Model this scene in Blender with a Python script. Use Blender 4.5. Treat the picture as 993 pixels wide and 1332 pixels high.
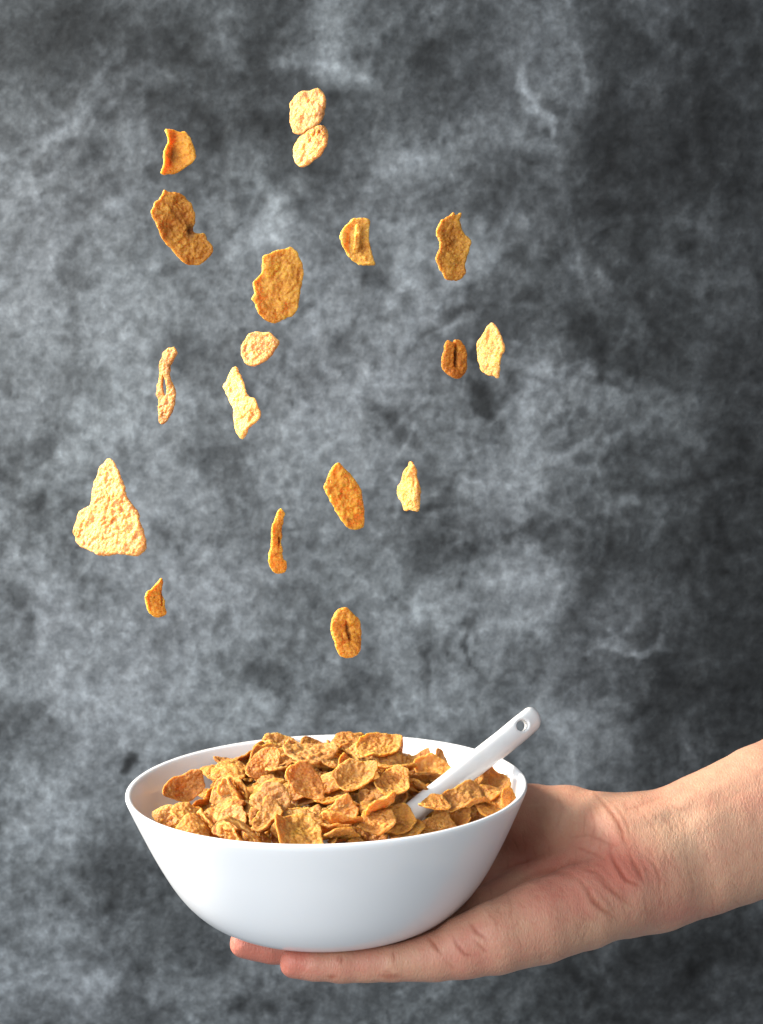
"""A hand holds a bowl of cereal while more flakes fall into it, before a mottled plaster wall."""
import bpy, math, random
import numpy as np
from mathutils import Vector, Matrix

# ------------------------------------------------------------------ scene, camera, light
scene = bpy.context.scene
for _o in list(bpy.data.objects):
    bpy.data.objects.remove(_o)

FPX, W0, H0 = 2000.0, 993.0, 1332.0          # focal length in photo pixels, photo size
PITCH = math.radians(5.6)
RIGHT = np.array([1.0, 0, 0])
FWD = np.array([0, math.cos(PITCH), -math.sin(PITCH)])
UP = np.array([0, math.sin(PITCH), math.cos(PITCH)])
RIM_Z = 0.0578


def ray(px, py):
    return FWD + RIGHT * (px - W0 / 2) / FPX - UP * (py - H0 / 2) / FPX


CAM = np.array([0, 0, RIM_Z]) - 0.66 * ray(429, 1019)


def P(px, py, d):
    """The world point seen at (px, py) of the photograph at a distance d along the view."""
    return CAM + d * ray(px, py)


def proj(v):
    """World points (n, 3) -> photograph pixels and depth."""
    q = v - CAM
    d = q @ FWD
    return W0 / 2 + FPX * (q @ RIGHT) / d, H0 / 2 - FPX * (q @ UP) / d, d


cd = bpy.data.cameras.new("camera")
cam = bpy.data.objects.new("camera", cd)
scene.collection.objects.link(cam)
cam.location = CAM
cam.rotation_euler = (math.radians(90) - PITCH, 0, 0)
cd.sensor_fit = 'HORIZONTAL'
cd.sensor_width = 36.0
cd.lens = FPX / W0 * 36.0
cd.clip_start, cd.clip_end = 0.02, 20
cd.dof.use_dof = True
cd.dof.focus_distance = 0.63
cd.dof.aperture_fstop = 28
scene.camera = cam

scene.view_settings.view_transform = 'Standard'
scene.view_settings.look = 'None'
scene.view_settings.exposure = 0.0
scene.view_settings.gamma = 1.0
scene.view_settings.use_curve_mapping = False

world = bpy.data.worlds.new("World")
scene.world = world
world.use_nodes = True
world.node_tree.nodes['Background'].inputs[0].default_value = (0.86, 0.92, 1.0, 1)
world.node_tree.nodes['Background'].inputs[1].default_value = 0.34


def area_lamp(name, loc, target, size, size_y, power, color, spread=180):
    l = bpy.data.lights.new(name, 'AREA')
    l.shape = 'RECTANGLE'
    l.size, l.size_y, l.energy, l.color = size, size_y, power, color
    l.spread = math.radians(spread)
    o = bpy.data.objects.new(name, l)
    scene.collection.objects.link(o)
    o.location = loc
    o.rotation_euler = (Vector(target) - Vector(loc)).to_track_quat('-Z', 'Y').to_euler()
    return o


# the bright window at the left, a little behind the bowl, and the wider soft daylight before it
area_lamp("window_light", (-0.88, 0.10, 0.60), (0.0, -0.12, 0.18), 0.24, 0.36, 11.0, (1.0, 0.92, 0.82), 95)
area_lamp("soft_window_light", (-0.76, -0.90, 0.56), (0.0, 0.1, 0.12), 1.1, 1.1, 25.0, (0.92, 0.96, 1.0))

# ------------------------------------------------------------------ helpers


def hash01(*ints):
    h = np.zeros_like(ints[0], dtype=np.uint64) + np.uint64(0x9E3779B97F4A7C15)
    for k, a in enumerate(ints):
        h ^= (a.astype(np.int64).astype(np.uint64) + np.uint64(0x632BE59BD9B4E019 * (k + 1) % (1 << 63)))
        h *= np.uint64(0xBF58476D1CE4E5B9)
        h ^= h >> np.uint64(29)
    return (h >> np.uint64(40)).astype(np.float64) / float(1 << 24)


def vnoise(pts, seed=0):
    """Value noise in [-1, 1]; pts is a list of coordinate arrays (2 or 3)."""
    with np.errstate(over='ignore'):
        base = [np.floor(p) for p in pts]
        fr = [p - b for p, b in zip(pts, base)]
        fr = [t * t * t * (t * (t * 6 - 15) + 10) for t in fr]
        out = 0
        n = len(pts)
        sd = np.zeros_like(base[0], dtype=np.int64) + seed
        for c in range(1 << n):
            w = 1.0
            idx = []
            for k in range(n):
                b = (c >> k) & 1
                idx.append(base[k].astype(np.int64) + b)
                w = w * (fr[k] if b else 1 - fr[k])
            out = out + w * hash01(*idx, sd)
        return out * 2 - 1


def fbm(pts, octs=4, seed=0, gain=0.5):
    s, a, t = 0, 1.0, 0
    for o in range(octs):
        s = s + a * vnoise([p * (2 ** o) + 7.3 * o for p in pts], seed + o * 17)
        t += a
        a *= gain
    return s / t


def surface_nets(F, org, h):
    """Vertices and quads of the zero surface of F (negative inside), grid origin org, step h."""
    S = F < 0
    nx, ny, nz = F.shape
    acc = np.zeros((nx - 1, ny - 1, nz - 1, 3), np.float32)
    cnt = np.zeros((nx - 1, ny - 1, nz - 1), np.float32)
    cross = []
    for ax in range(3):
        a = [slice(None)] * 3
        b = [slice(None)] * 3
        a[ax] = slice(0, -1)
        b[ax] = slice(1, None)
        A, B = F[tuple(a)], F[tuple(b)]
        X = S[tuple(a)] != S[tuple(b)]
        I = np.argwhere(X)
        t = A[X] / (A[X] - B[X])
        pos = I.astype(np.float32)
        pos[:, ax] += t
        o1, o2 = [k for k in range(3) if k != ax]
        for d1 in (0, 1):
            for d2 in (0, 1):
                C = I.copy()
                C[:, o1] -= d1
                C[:, o2] -= d2
                ok = (C >= 0).all(1) & (C[:, 0] < nx - 1) & (C[:, 1] < ny - 1) & (C[:, 2] < nz - 1)
                Cc = C[ok]
                np.add.at(acc, (Cc[:, 0], Cc[:, 1], Cc[:, 2]), pos[ok])
                np.add.at(cnt, (Cc[:, 0], Cc[:, 1], Cc[:, 2]), 1)
        cross.append((ax, I, S[tuple(a)][X]))
    m = cnt > 0
    idx = -np.ones(cnt.shape, np.int64)
    idx[m] = np.arange(m.sum())
    verts = acc[m] / cnt[m][:, None] * h + np.asarray(org)
    quads = []
    for ax, I, neg in cross:
        o1, o2 = [(1, 2), (2, 0), (0, 1)][ax]
        ok = (I[:, o1] > 0) & (I[:, o2] > 0) & (I[:, o1] < F.shape[o1] - 1) & (I[:, o2] < F.shape[o2] - 1)
        I, neg = I[ok], neg[ok]
        q = []
        for d1, d2 in ((0, 0), (1, 0), (1, 1), (0, 1)):
            C = I.copy()
            C[:, o1] -= d1
            C[:, o2] -= d2
            q.append(idx[C[:, 0], C[:, 1], C[:, 2]])
        q = np.stack(q, 1)
        q[~neg] = q[~neg][:, ::-1]
        quads.append(q)
    return verts, np.concatenate(quads)


def mesh_from(name, verts, faces, smooth=True):
    me = bpy.data.meshes.new(name)
    faces = np.asarray(faces)
    n, k = faces.shape
    me.vertices.add(len(verts))
    me.vertices.foreach_set('co', np.asarray(verts, np.float32).ravel())
    me.loops.add(n * k)
    me.loops.foreach_set('vertex_index', faces.astype(np.int32).ravel())
    me.polygons.add(n)
    me.polygons.foreach_set('loop_start', np.arange(0, n * k, k, dtype=np.int32))
    me.polygons.foreach_set('loop_total', np.full(n, k, np.int32))
    me.update(calc_edges=True)
    me.validate()
    if smooth:
        me.polygons.foreach_set('use_smooth', np.ones(n, bool))
    return me


def obj(name, me, mat=None, parent=None, **props):
    o = bpy.data.objects.new(name, me)
    scene.collection.objects.link(o)
    if mat and not me.materials:
        me.materials.append(mat)
    if parent:
        o.parent = parent
    for k, v in props.items():
        o[k] = v
    return o


def nodes_of(mat):
    mat.use_nodes = True
    nt = mat.node_tree
    return nt, nt.nodes, nt.links, nt.nodes['Principled BSDF']


def N(nodes, kind, **kw):
    n = nodes.new(kind)
    for k, v in kw.items():
        if k.startswith('i_'):
            n.inputs[k[2:].replace('_', ' ')].default_value = v
        else:
            setattr(n, k, v)
    return n


def ramp(nodes, stops):
    r = nodes.new('ShaderNodeValToRGB')
    els = r.color_ramp.elements
    while len(els) < len(stops):
        els.new(0.5)
    for e, (p, c) in zip(els, stops):
        e.position = p
        e.color = (*c, 1) if len(c) == 3 else c
    return r


def smin(a, b, k):
    h = np.clip(0.5 + 0.5 * (b - a) / k, 0, 1)
    return b * (1 - h) + a * h - k * h * (1 - h)

# ------------------------------------------------------------------ the mottled plaster wall
WALL_Y = CAM[1] + 0.98


def build_wall():
    x0, x1, z0, z1, st = -0.46, 0.52, -0.34, 0.80, 0.0016
    xs = np.arange(x0, x1, st)
    zs = np.arange(z0, z1, st)
    X, Z = np.meshgrid(xs, zs, indexing='ij')
    pts = np.stack([X.ravel(), np.full(X.size, WALL_Y), Z.ravel()], 1)
    U, V, _ = proj(pts)
    U, V = U.reshape(X.shape), V.reshape(X.shape)
    w1 = fbm([X * 16, Z * 16], 4, 31)
    w2 = fbm([X * 16 + 9, Z * 16 + 4], 4, 47)
    blot0 = fbm([X * 110, Z * 110], 2, 90)
    Uw, Vw = U + 34 * w1 + 12 * blot0, V + 34 * w2 - 12 * blot0
    # drifting clouds of lighter and darker trowelled plaster
    A = 0.22 * fbm([X * 9, Z * 9], 3, 3) + 0.50 * fbm([X * 46 + w1, Z * 40 + w2], 6, 4, 0.76) + 0.62 * fbm([X * 20 + 2.2 * w1, Z * 17 + 2.2 * w2], 4, 21, 0.55)
    rid = 1 - np.abs(fbm([X * 24 + w1 * 1.4, Z * 24 + w2 * 1.4], 4, 8))
    A = A + 0.35 * (np.clip(rid, 0.80, 1) - 0.88)
    blot = fbm([X * 75, Z * 75], 3, 12)
    A = A - 0.85 * np.clip(blot - 0.10, 0, 1) * np.clip(0.5 + 1.6 * w1, 0, 1)
    blobs = [  # px, py, half width, half height, degrees, strength; the broad ones paint light falloff
        (440, 60, 30, 55, 0, .35), (290, 50, 26, 60, -18, .28), (694, 132, 9, 52, -24, .60), (745, 98, 10, 45, 0, .28), (610, 80, 8, 22, 12, .28),
        (520, 210, 55, 20, -6, .35), (420, 95, 65, 11, -10, .35), (480, 105, 18, 14, 0, .3), (165, 165, 42, 38, 0, .32), (70, 205, 80, 8, -40, .3), (340, 290, 22, 60, 42, .42),
        (375, 300, 50, 20, 0, .22), (255, 370, 90, 40, 10, .16), (90, 410, 90, 50, 0, .14), (702, 515, 24, 66, 4, .55), (775, 500, 44, 30, 24, .38),
        (490, 500, 52, 24, 0, .42), (560, 440, 50, 60, 0, .26), (730, 595, 70, 7, -33, .45), (800, 580, 40, 10, -40, .3), (700, 645, 22, 34, 20, .34), (745, 690, 34, 9, 40, .40), (640, 620, 60, 7, 8, .26),
        (810, 645, 60, 8, -28, .34), (860, 640, 9, 40, 0, .2), (590, 790, 90, 60, 0, .32), (690, 765, 46, 42, 0, .30), (812, 838, 42, 8, 4, .5), (560, 910, 60, 32, 0, .34), (100, 560, 60, 50, 0, .14),
        (410, 560, 60, 40, 0, .2), (150, 905, 120, 46, 0, .28), (280, 800, 90, 60, 0, .22), (60, 1060, 60, 60, 0, .26), (200, 740, 60, 60, 0, .16), (905, 860, 40, 14, -20, .2), (800, 1230, 10, 90, 12, .22),
        (640, 1120, 40, 60, 0, .1), (90, 1280, 60, 22, 0, .2), (250, 1290, 60, 20, 0, .18), (930, 260, 50, 14, -60, .2), (880, 330, 30, 30, 0, .22), (900, 360, 10, 30, 0, .2), (520, 370, 12, 50, 10, .3), (610, 370, 60, 40, 0, .2),
        (240, 640, 330, 400, 0, .10), (960, 640, 210, 640, 0, -.46), (880, 60, 160, 120, 0, -.20), (120, 50, 260, 150, 0, -.30), (520, 30, 330, 110, 0, -.20), (640, 560, 230, 150, 20, .16), (150, 850, 240, 150, 0, .14), (890, 1270, 260, 100, 0, -.30), (80, 1150, 160, 60, 0, -.12), (830, 300, 110, 140, 0, -.10),  # mostly broad: light falling off to the right and top, painted into the plaster
        (720, 960, 60, 60, 0, .32), (770, 940, 60, 30, 0, .2),
        (590, 100, 60, 60, 0, -.34), (620, 240, 60, 50, 0, -.28), (720, 250, 110, 80, 0, -.30), (860, 230, 90, 100, 0, -.34), (790, 415, 60, 40, 0, -.36), (840, 600, 60, 40, 0, -.16),
        (460, 900, 60, 30, 0, -.22), (555, 660, 60, 60, 0, -.24), (642, 530, 14, 30, 0, -.50), (765, 705, 60, 50, 0, -.40), (740, 770, 24, 60, 30, -.28), (850, 880, 90, 60, 0, -.26), (614, 835, 6, 44, -4, -.5),
        (552, 880, 6, 46, 4, -.4), (590, 830, 6, 30, 20, -.3), (430, 190, 60, 60, 0, -.24), (300, 130, 80, 50, 0, -.30), (60, 60, 80, 50, 0, -.28), (360, 60, 40, 40, 0, -.24), (350, 880, 26, 22, 0, -.34),
        (380, 760, 40, 80, 10, -.16), (157, 992, 7, 9, 0, -.95), (130, 880, 40, 12, 20, -.2), (170, 1155, 110, 60, 0, -.22), (240, 1240, 60, 40, 0, -.16), (290, 450, 40, 16, -30, -.2), (60, 590, 50, 20, 0, -.2),
        (950, 120, 80, 180, 0, -.30), (965, 420, 60, 150, 0, -.22), (965, 850, 70, 240, 0, -.26), (900, 1250, 140, 60, 0, -.24), (600, 1310, 120, 30, 0, -.1), (250, 560, 60, 30, 0, -.14), (500, 560, 40, 20, 0, -.2), (630, 700, 70, 14, 5, -.2),
    ]
    for bx, by, rx, ry, an, s in blobs:
        a = math.radians(an)
        dx, dy = Uw - bx, Vw - by
        p = (dx * math.cos(a) + dy * math.sin(a)) / rx
        q = (-dx * math.sin(a) + dy * math.cos(a)) / ry
        A = A + 1.75 * s * np.exp(-(p * p + q * q) ** (1.0 if rx > 125 else 1.7) * 0.8)
    lines = [  # trowel marks and scratches: points, half width px, strength
        ([(505, 775), (530, 800), (546, 840), (548, 890)], 3, -.40), ([(650, 625), (690, 590), (770, 545)], 5, .34), ([(690, 590), (740, 606), (800, 610)], 4, .36),
        ([(745, 280), (752, 350), (775, 400), (790, 430), (830, 440)], 4, .42), ([(790, 320), (778, 360), (780, 400)], 4, .36), ([(665, 65), (690, 110), (712, 165)], 4, .35), ([(900, 590), (925, 640), (940, 690)], 3, -.5),
        ([(0, 205), (60, 175), (110, 150), (150, 120)], 4, .22), ([(90, 185), (120, 150), (150, 125), (175, 118)], 4, -.40), ([(120, 880), (145, 850), (160, 830)], 3, -.25), ([(300, 60), (330, 105), (345, 120)], 3, -.25),
        ([(610, 790), (616, 860)], 4, -.45), ([(570, 800), (580, 850), (590, 900)], 4, .30), ([(360, 90), (420, 80), (480, 100)], 5, .25), ([(700, 640), (740, 690), (770, 715)], 6, .34), ([(660, 690), (700, 660), (760, 640), (830, 650)], 4, .30),
        ([(0, 400), (80, 420), (160, 400)], 5, .12), ([(340, 240), (318, 290), (310, 310)], 3, .4), ([(350, 235), (362, 260), (350, 300)], 3, .3), ([(840, 520), (900, 560), (930, 640)], 5, .15), ([(560, 690), (620, 700), (680, 760)], 4, .22),
        ([(740, 830), (800, 836), (840, 850)], 4, .35), ([(780, 850), (800, 900), (830, 930)], 4, .2), ([(690, 480), (684, 540), (700, 580)], 5, .25),
    ]
    ul, vl = U + 9 * fbm([X * 50, Z * 50], 2, 77), V + 9 * fbm([X * 50 + 3, Z * 50], 2, 78)
    for pl, w, s in lines:
        d2 = np.full(X.shape, 1e9)
        for (ax, ay), (bx, by) in zip(pl[:-1], pl[1:]):
            t = np.clip(((ul - ax) * (bx - ax) + (vl - ay) * (by - ay)) / ((bx - ax) ** 2 + (by - ay) ** 2), 0, 1)
            d2 = np.minimum(d2, (ul - ax - t * (bx - ax)) ** 2 + (vl - ay - t * (by - ay)) ** 2)
        A = A + s * np.exp(-d2 / (2 * w * w)) * (0.75 + 0.7 * blot)
    rng = np.random.RandomState(12)
    for _ in range(420):                                   # fine scrapes of the trowel
        if rng.rand() < 0.35:
            cx, cz, ln, a = rng.normal(0.105, 0.07), rng.normal(0.20, 0.07), rng.uniform(.015, .07), rng.choice([0.6, 0.9, -0.5, 1.4]) + rng.normal(0, .25)
        else:
            cx, cz, ln, a = rng.uniform(x0, x1), rng.uniform(z0, z1), rng.uniform(.008, .05), rng.choice([0.7, -0.9, 1.5, 0.1]) + rng.normal(0, .35)
        i0, i1 = [int(np.clip((c - x0) / st, 0, X.shape[0])) for c in (cx - ln, cx + ln)]
        j0, j1 = [int(np.clip((c - z0) / st, 0, X.shape[1])) for c in (cz - ln, cz + ln)]
        if i1 - i0 < 3 or j1 - j0 < 3:
            continue
        sx, sz = X[i0:i1, j0:j1] - cx + .002 * w1[i0:i1, j0:j1] * 4, Z[i0:i1, j0:j1] - cz + .008 * w2[i0:i1, j0:j1]
        u_, v_ = sx * math.cos(a) + sz * math.sin(a), -sx * math.sin(a) + sz * math.cos(a)
        v_ = v_ + rng.uniform(-8, 8) * u_ * u_
        A[i0:i1, j0:j1] += rng.choice([1, 1, -1]) * rng.uniform(.14, .50) * np.exp(-(u_ / (ln * .5)) ** 4) * np.exp(-(v_ / rng.uniform(.0011, .0030)) ** 2) * np.clip(.6 + blot[i0:i1, j0:j1], 0, 1.2)
    spots = fbm([X * 260, Z * 260], 2, 140)
    A = A - 0.8 * np.clip(spots - 0.38, 0, 1) + 0.6 * np.clip(-spots - 0.45, 0, 1)
    A = np.where(A > 0, 0.80 * np.tanh(A / 0.74), 1.2 * A) - 0.27
    nx, nz = X.shape
    i = np.arange(nx * nz).reshape(nx, nz)
    q = np.stack([i[:-1, :-1], i[1:, :-1], i[1:, 1:], i[:-1, 1:]], -1).reshape(-1, 4)
    relief = 0.0004 * fbm([X * 60, Z * 60], 3, 55)
    pts[:, 1] -= relief.ravel()
    me = mesh_from("plaster_wall", pts, q)
    at = me.attributes.new("mottle_and_falloff", 'FLOAT', 'POINT')
    at.data.foreach_set('value', A.ravel().astype(np.float32))
    mat = bpy.data.materials.new("mottled_plaster")
    nt, nd, lk, bsdf = nodes_of(mat)
    an = N(nd, 'ShaderNodeAttribute', attribute_name="mottle_and_falloff")
    tc = N(nd, 'ShaderNodeTexCoord')
    n1 = N(nd, 'ShaderNodeTexNoise'); n1.inputs['Scale'].default_value = 120; n1.inputs['Detail'].default_value = 9; n1.inputs['Roughness'].default_value = 0.70; n1.inputs['Distortion'].default_value = 0.15
    n2 = N(nd, 'ShaderNodeTexNoise'); n2.inputs['Scale'].default_value = 420; n2.inputs['Detail'].default_value = 5; n2.inputs['Roughness'].default_value = 0.8
    n3 = N(nd, 'ShaderNodeTexNoise'); n3.inputs['Scale'].default_value = 7; n3.inputs['Detail'].default_value = 3
    for n in (n1, n2, n3):
        lk.new(tc.outputs['Object'], n.inputs['Vector'])
    m1 = N(nd, 'ShaderNodeMath', operation='MULTIPLY_ADD'); m1.inputs[1].default_value = 2.7; m1.inputs[2].default_value = -1.36
    lk.new(n1.outputs[0], m1.inputs[0])
    m2 = N(nd, 'ShaderNodeMath', operation='MULTIPLY_ADD'); m2.inputs[1].default_value = 0.75; m2.inputs[2].default_value = -0.375
    lk.new(n2.outputs[0], m2.inputs[0])
    s1 = N(nd, 'ShaderNodeMath', operation='ADD'); lk.new(m1.outputs[0], s1.inputs[0]); lk.new(m2.outputs[0], s1.inputs[1])
    s2 = N(nd, 'ShaderNodeMath', operation='ADD'); lk.new(s1.outputs[0], s2.inputs[0]); lk.new(an.outputs['Fac'], s2.inputs[1])
    ex = N(nd, 'ShaderNodeMath', operation='EXPONENT'); lk.new(s2.outputs[0], ex.inputs[0])
    tint = N(nd, 'ShaderNodeMix', data_type='RGBA')
    tint.inputs[6].default_value = (0.138, 0.157, 0.165, 1)
    tint.inputs[7].default_value = (0.144, 0.155, 0.168, 1)
    lk.new(n3.outputs[0], tint.inputs[0])
    vm = N(nd, 'ShaderNodeVectorMath', operation='SCALE')
    lk.new(tint.outputs[2], vm.inputs[0]); lk.new(ex.outputs[0], vm.inputs['Scale'])
    lk.new(vm.outputs[0], bsdf.inputs['Base Color'])
    bsdf.inputs['Roughness'].default_value = 0.8
    bsdf.inputs['Specular IOR Level'].default_value = 0.2
    bp = N(nd, 'ShaderNodeBump'); bp.inputs['Strength'].default_value = 0.25; bp.inputs['Distance'].default_value = 0.001
    lk.new(s1.outputs[0], bp.inputs['Height']); lk.new(bp.outputs[0], bsdf.inputs['Normal'])
    obj("wall", me, mat, kind='structure')


build_wall()

# ------------------------------------------------------------------ cereal flakes

def flake_material():
    mat = bpy.data.materials.new("toasted_flake")
    nt, nd, lk, bsdf = nodes_of(mat)
    tc = N(nd, 'ShaderNodeTexCoord')
    oi = N(nd, 'ShaderNodeObjectInfo')
    off = N(nd, 'ShaderNodeVectorMath', operation='SCALE')
    comb = N(nd, 'ShaderNodeCombineXYZ')
    lk.new(oi.outputs['Random'], comb.inputs[0]); lk.new(oi.outputs['Random'], comb.inputs[1])
    lk.new(comb.outputs[0], off.inputs[0]); off.inputs['Scale'].default_value = 3.0
    add = N(nd, 'ShaderNodeVectorMath', operation='ADD')
    lk.new(tc.outputs['Object'], add.inputs[0]); lk.new(off.outputs[0], add.inputs[1])
    big = N(nd, 'ShaderNodeTexNoise'); big.inputs['Scale'].default_value = 85; big.inputs['Detail'].default_value = 4
    fine = N(nd, 'ShaderNodeTexNoise'); fine.inputs['Scale'].default_value = 640; fine.inputs['Detail'].default_value = 5; fine.inputs['Roughness'].default_value = 0.65
    speck = N(nd, 'ShaderNodeTexNoise'); speck.inputs['Scale'].default_value = 1500; speck.inputs['Detail'].default_value = 2
    bub = N(nd, 'ShaderNodeTexVoronoi', feature='SMOOTH_F1'); bub.inputs['Scale'].default_value = 780; bub.inputs['Smoothness'].default_value = 0.6
    for n in (big, fine, speck, bub):
        lk.new(add.outputs[0], n.inputs['Vector'])
    r1 = ramp(nd, [(0.28, (0.60, 0.30, 0.10)), (0.44, (0.76, 0.46, 0.19)), (0.58, (0.82, 0.55, 0.26)), (0.72, (0.82, 0.54, 0.18))])
    lk.new(big.outputs[0], r1.inputs[0])
    r2 = ramp(nd, [(0.32, (0.62, 0.46, 0.30)), (0.46, (0.98, 0.92, 0.84)), (0.58, (1.10, 1.12, 1.14))])
    lk.new(fine.outputs[0], r2.inputs[0])
    mul = N(nd, 'ShaderNodeMix', data_type='RGBA', blend_type='MULTIPLY'); mul.inputs[0].default_value = 0.55
    lk.new(r1.outputs[0], mul.inputs[6]); lk.new(r2.outputs[0], mul.inputs[7])
    r3 = ramp(nd, [(0.27, (0.38, 0.26, 0.16)), (0.36, (1, 1, 1))])
    lk.new(speck.outputs[0], r3.inputs[0])
    mul2 = N(nd, 'ShaderNodeMix', data_type='RGBA', blend_type='MULTIPLY'); mul2.inputs[0].default_value = 0.7
    lk.new(mul.outputs[2], mul2.inputs[6]); lk.new(r3.outputs[0], mul2.inputs[7])
    # some flakes are toasted darker than others; object tint adds toast and, on falling flakes, painted light
    hsv = N(nd, 'ShaderNodeHueSaturation')
    mr = N(nd, 'ShaderNodeMapRange'); mr.inputs[3].default_value = 0.66; mr.inputs[4].default_value = 1.10
    lk.new(oi.outputs['Random'], mr.inputs[0]); lk.new(mr.outputs[0], hsv.inputs['Value'])
    lk.new(mul2.outputs[2], hsv.inputs['Color'])
    tint = N(nd, 'ShaderNodeMix', data_type='RGBA', blend_type='MULTIPLY'); tint.inputs[0].default_value = 1.0
    lk.new(hsv.outputs[0], tint.inputs[6]); lk.new(oi.outputs['Color'], tint.inputs[7])
    st = N(nd, 'ShaderNodeAttribute', attribute_name="toast_and_shade")  # toasted spots, plus shade of dents and slits painted dark
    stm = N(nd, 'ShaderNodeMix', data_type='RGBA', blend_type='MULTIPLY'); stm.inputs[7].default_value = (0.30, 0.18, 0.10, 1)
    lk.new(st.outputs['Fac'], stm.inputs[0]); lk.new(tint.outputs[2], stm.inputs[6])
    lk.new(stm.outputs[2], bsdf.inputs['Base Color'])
    bsdf.inputs['Roughness'].default_value = 0.62
    bsdf.inputs['Specular IOR Level'].default_value = 0.25
    bsdf.subsurface_method = 'RANDOM_WALK'
    bsdf.inputs['Subsurface Weight'].default_value = 1.0
    bsdf.inputs['Subsurface Radius'].default_value = (1.0, 0.82, 0.22)
    bsdf.inputs['Subsurface Scale'].default_value = 0.0030
    b1 = N(nd, 'ShaderNodeBump'); b1.inputs['Strength'].default_value = 0.65; b1.inputs['Distance'].default_value = 0.0010
    b2 = N(nd, 'ShaderNodeBump'); b2.inputs['Strength'].default_value = 0.6; b2.inputs['Distance'].default_value = 0.0006
    lk.new(bub.outputs[0], b1.inputs['Height']); lk.new(fine.outputs[0], b2.inputs['Height'])
    lk.new(b1.outputs[0], b2.inputs['Normal']); lk.new(b2.outputs[0], bsdf.inputs['Normal'])
    return mat


def smooth_poly(pts, n=140, sm=2):
    """Closed Catmull-Rom resample of an outline."""
    pts = np.asarray(pts, float)
    k = len(pts)
    out = []
    per = max(3, n // k)
    for i in range(k):
        p0, p1, p2, p3 = pts[i - 1], pts[i], pts[(i + 1) % k], pts[(i + 2) % k]
        for t in np.linspace(0, 1, per, endpoint=False):
            out.append(0.5 * ((2 * p1) + (-p0 + p2) * t + (2 * p0 - 5 * p1 + 4 * p2 - p3) * t * t + (-p0 + 3 * p1 - 3 * p2 + p3) * t ** 3))
    return np.array(out)


def poly_sd(X, Y, poly):
    """Signed distance to a closed polygon, negative inside."""
    d2 = np.full(X.shape, 1e9)
    inside = np.zeros(X.shape, bool)
    n = len(poly)
    for i in range(n):
        ax, ay = poly[i]
        bx, by = poly[(i + 1) % n]
        ex, ey = bx - ax, by - ay
        wx, wy = X - ax, Y - ay
        t = np.clip((wx * ex + wy * ey) / (ex * ex + ey * ey + 1e-18), 0, 1)
        d2 = np.minimum(d2, (wx - t * ex) ** 2 + (wy - t * ey) ** 2)
        c = ((ay > Y) != (by > Y)) & (X < (bx - ax) * (Y - ay) / (by - ay + 1e-18) + ax)
        inside ^= c
    d = np.sqrt(d2)
    return np.where(inside, -d, d)


def flake_mesh(name, outline, seed, hfun=None, holes=(), thick=0.0008, res=0.00042, bump=1.0, extra=None):
    """A flake as a thin puffed sheet: outline in metres in its own plane, relief hfun(x, y) along its normal."""
    outline = np.asarray(outline)
    lo = outline.min(0) - 0.0016
    hi = outline.max(0) + 0.0016
    xs = np.arange(lo[0], hi[0], res)
    ys = np.arange(lo[1], hi[1], res)
    X, Y = np.meshgrid(xs, ys, indexing='ij')
    jag = (0.6 if name == 'heap_flake' else 1.0) * fbm([X * 520, Y * 520], 3, seed + 5) * 0.00045 * bump + fbm([X * 210, Y * 210], 2, seed + 6) * 0.0003 * bump
    d = poly_sd(X, Y, outline) + jag
    for hl in holes:
        d = np.maximum(d, -(poly_sd(X, Y, hl) + jag * 0.5))
    H = hfun(X, Y) if hfun else np.zeros_like(X)
    ins = np.clip(-d / 0.003, 0, 1)
    H = H + bump * (fbm([X * 190, Y * 190], 2, seed + 1) * 0.0011 + fbm([X * 520, Y * 520], 2, seed + 2) * 0.0006 * ins + fbm([X * 900, Y * 900], 1, seed + 9) * 0.0003 * ins)
    gx, gy = np.gradient(H, res)
    cosn = 1 / np.sqrt(1 + gx * gx + gy * gy)
    r = thick * 1.25
    e = np.clip(-d / r, 0, 1)
    T = thick * np.sqrt(np.clip(1 - (1 - e) ** 2, 0, 1))
    T = T * (1 + 0.28 * bump * fbm([X * 420, Y * 420], 2, seed + 3))
    T = np.where(d > 0, -d, T)
    zlo, zhi = H.min() - 0.0025, H.max() + 0.0025
    zs = np.arange(zlo, zhi, res)
    Z = zs[None, None, :]
    F = (np.abs(Z - H[:, :, None]) * cosn[:, :, None] - T[:, :, None]).astype(np.float32)
    F = np.minimum(F, 0.003)
    if extra:
        F = extra(F, X[:, :, None], Y[:, :, None], Z)
    F[0], F[-1] = 1e-3, 1e-3
    F[:, 0], F[:, -1] = 1e-3, 1e-3
    F[:, :, 0], F[:, :, -1] = 1e-3, 1e-3
    v, q = surface_nets(F, (xs[0], ys[0], zs[0]), res)
    return mesh_from(name, v, q)


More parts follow.
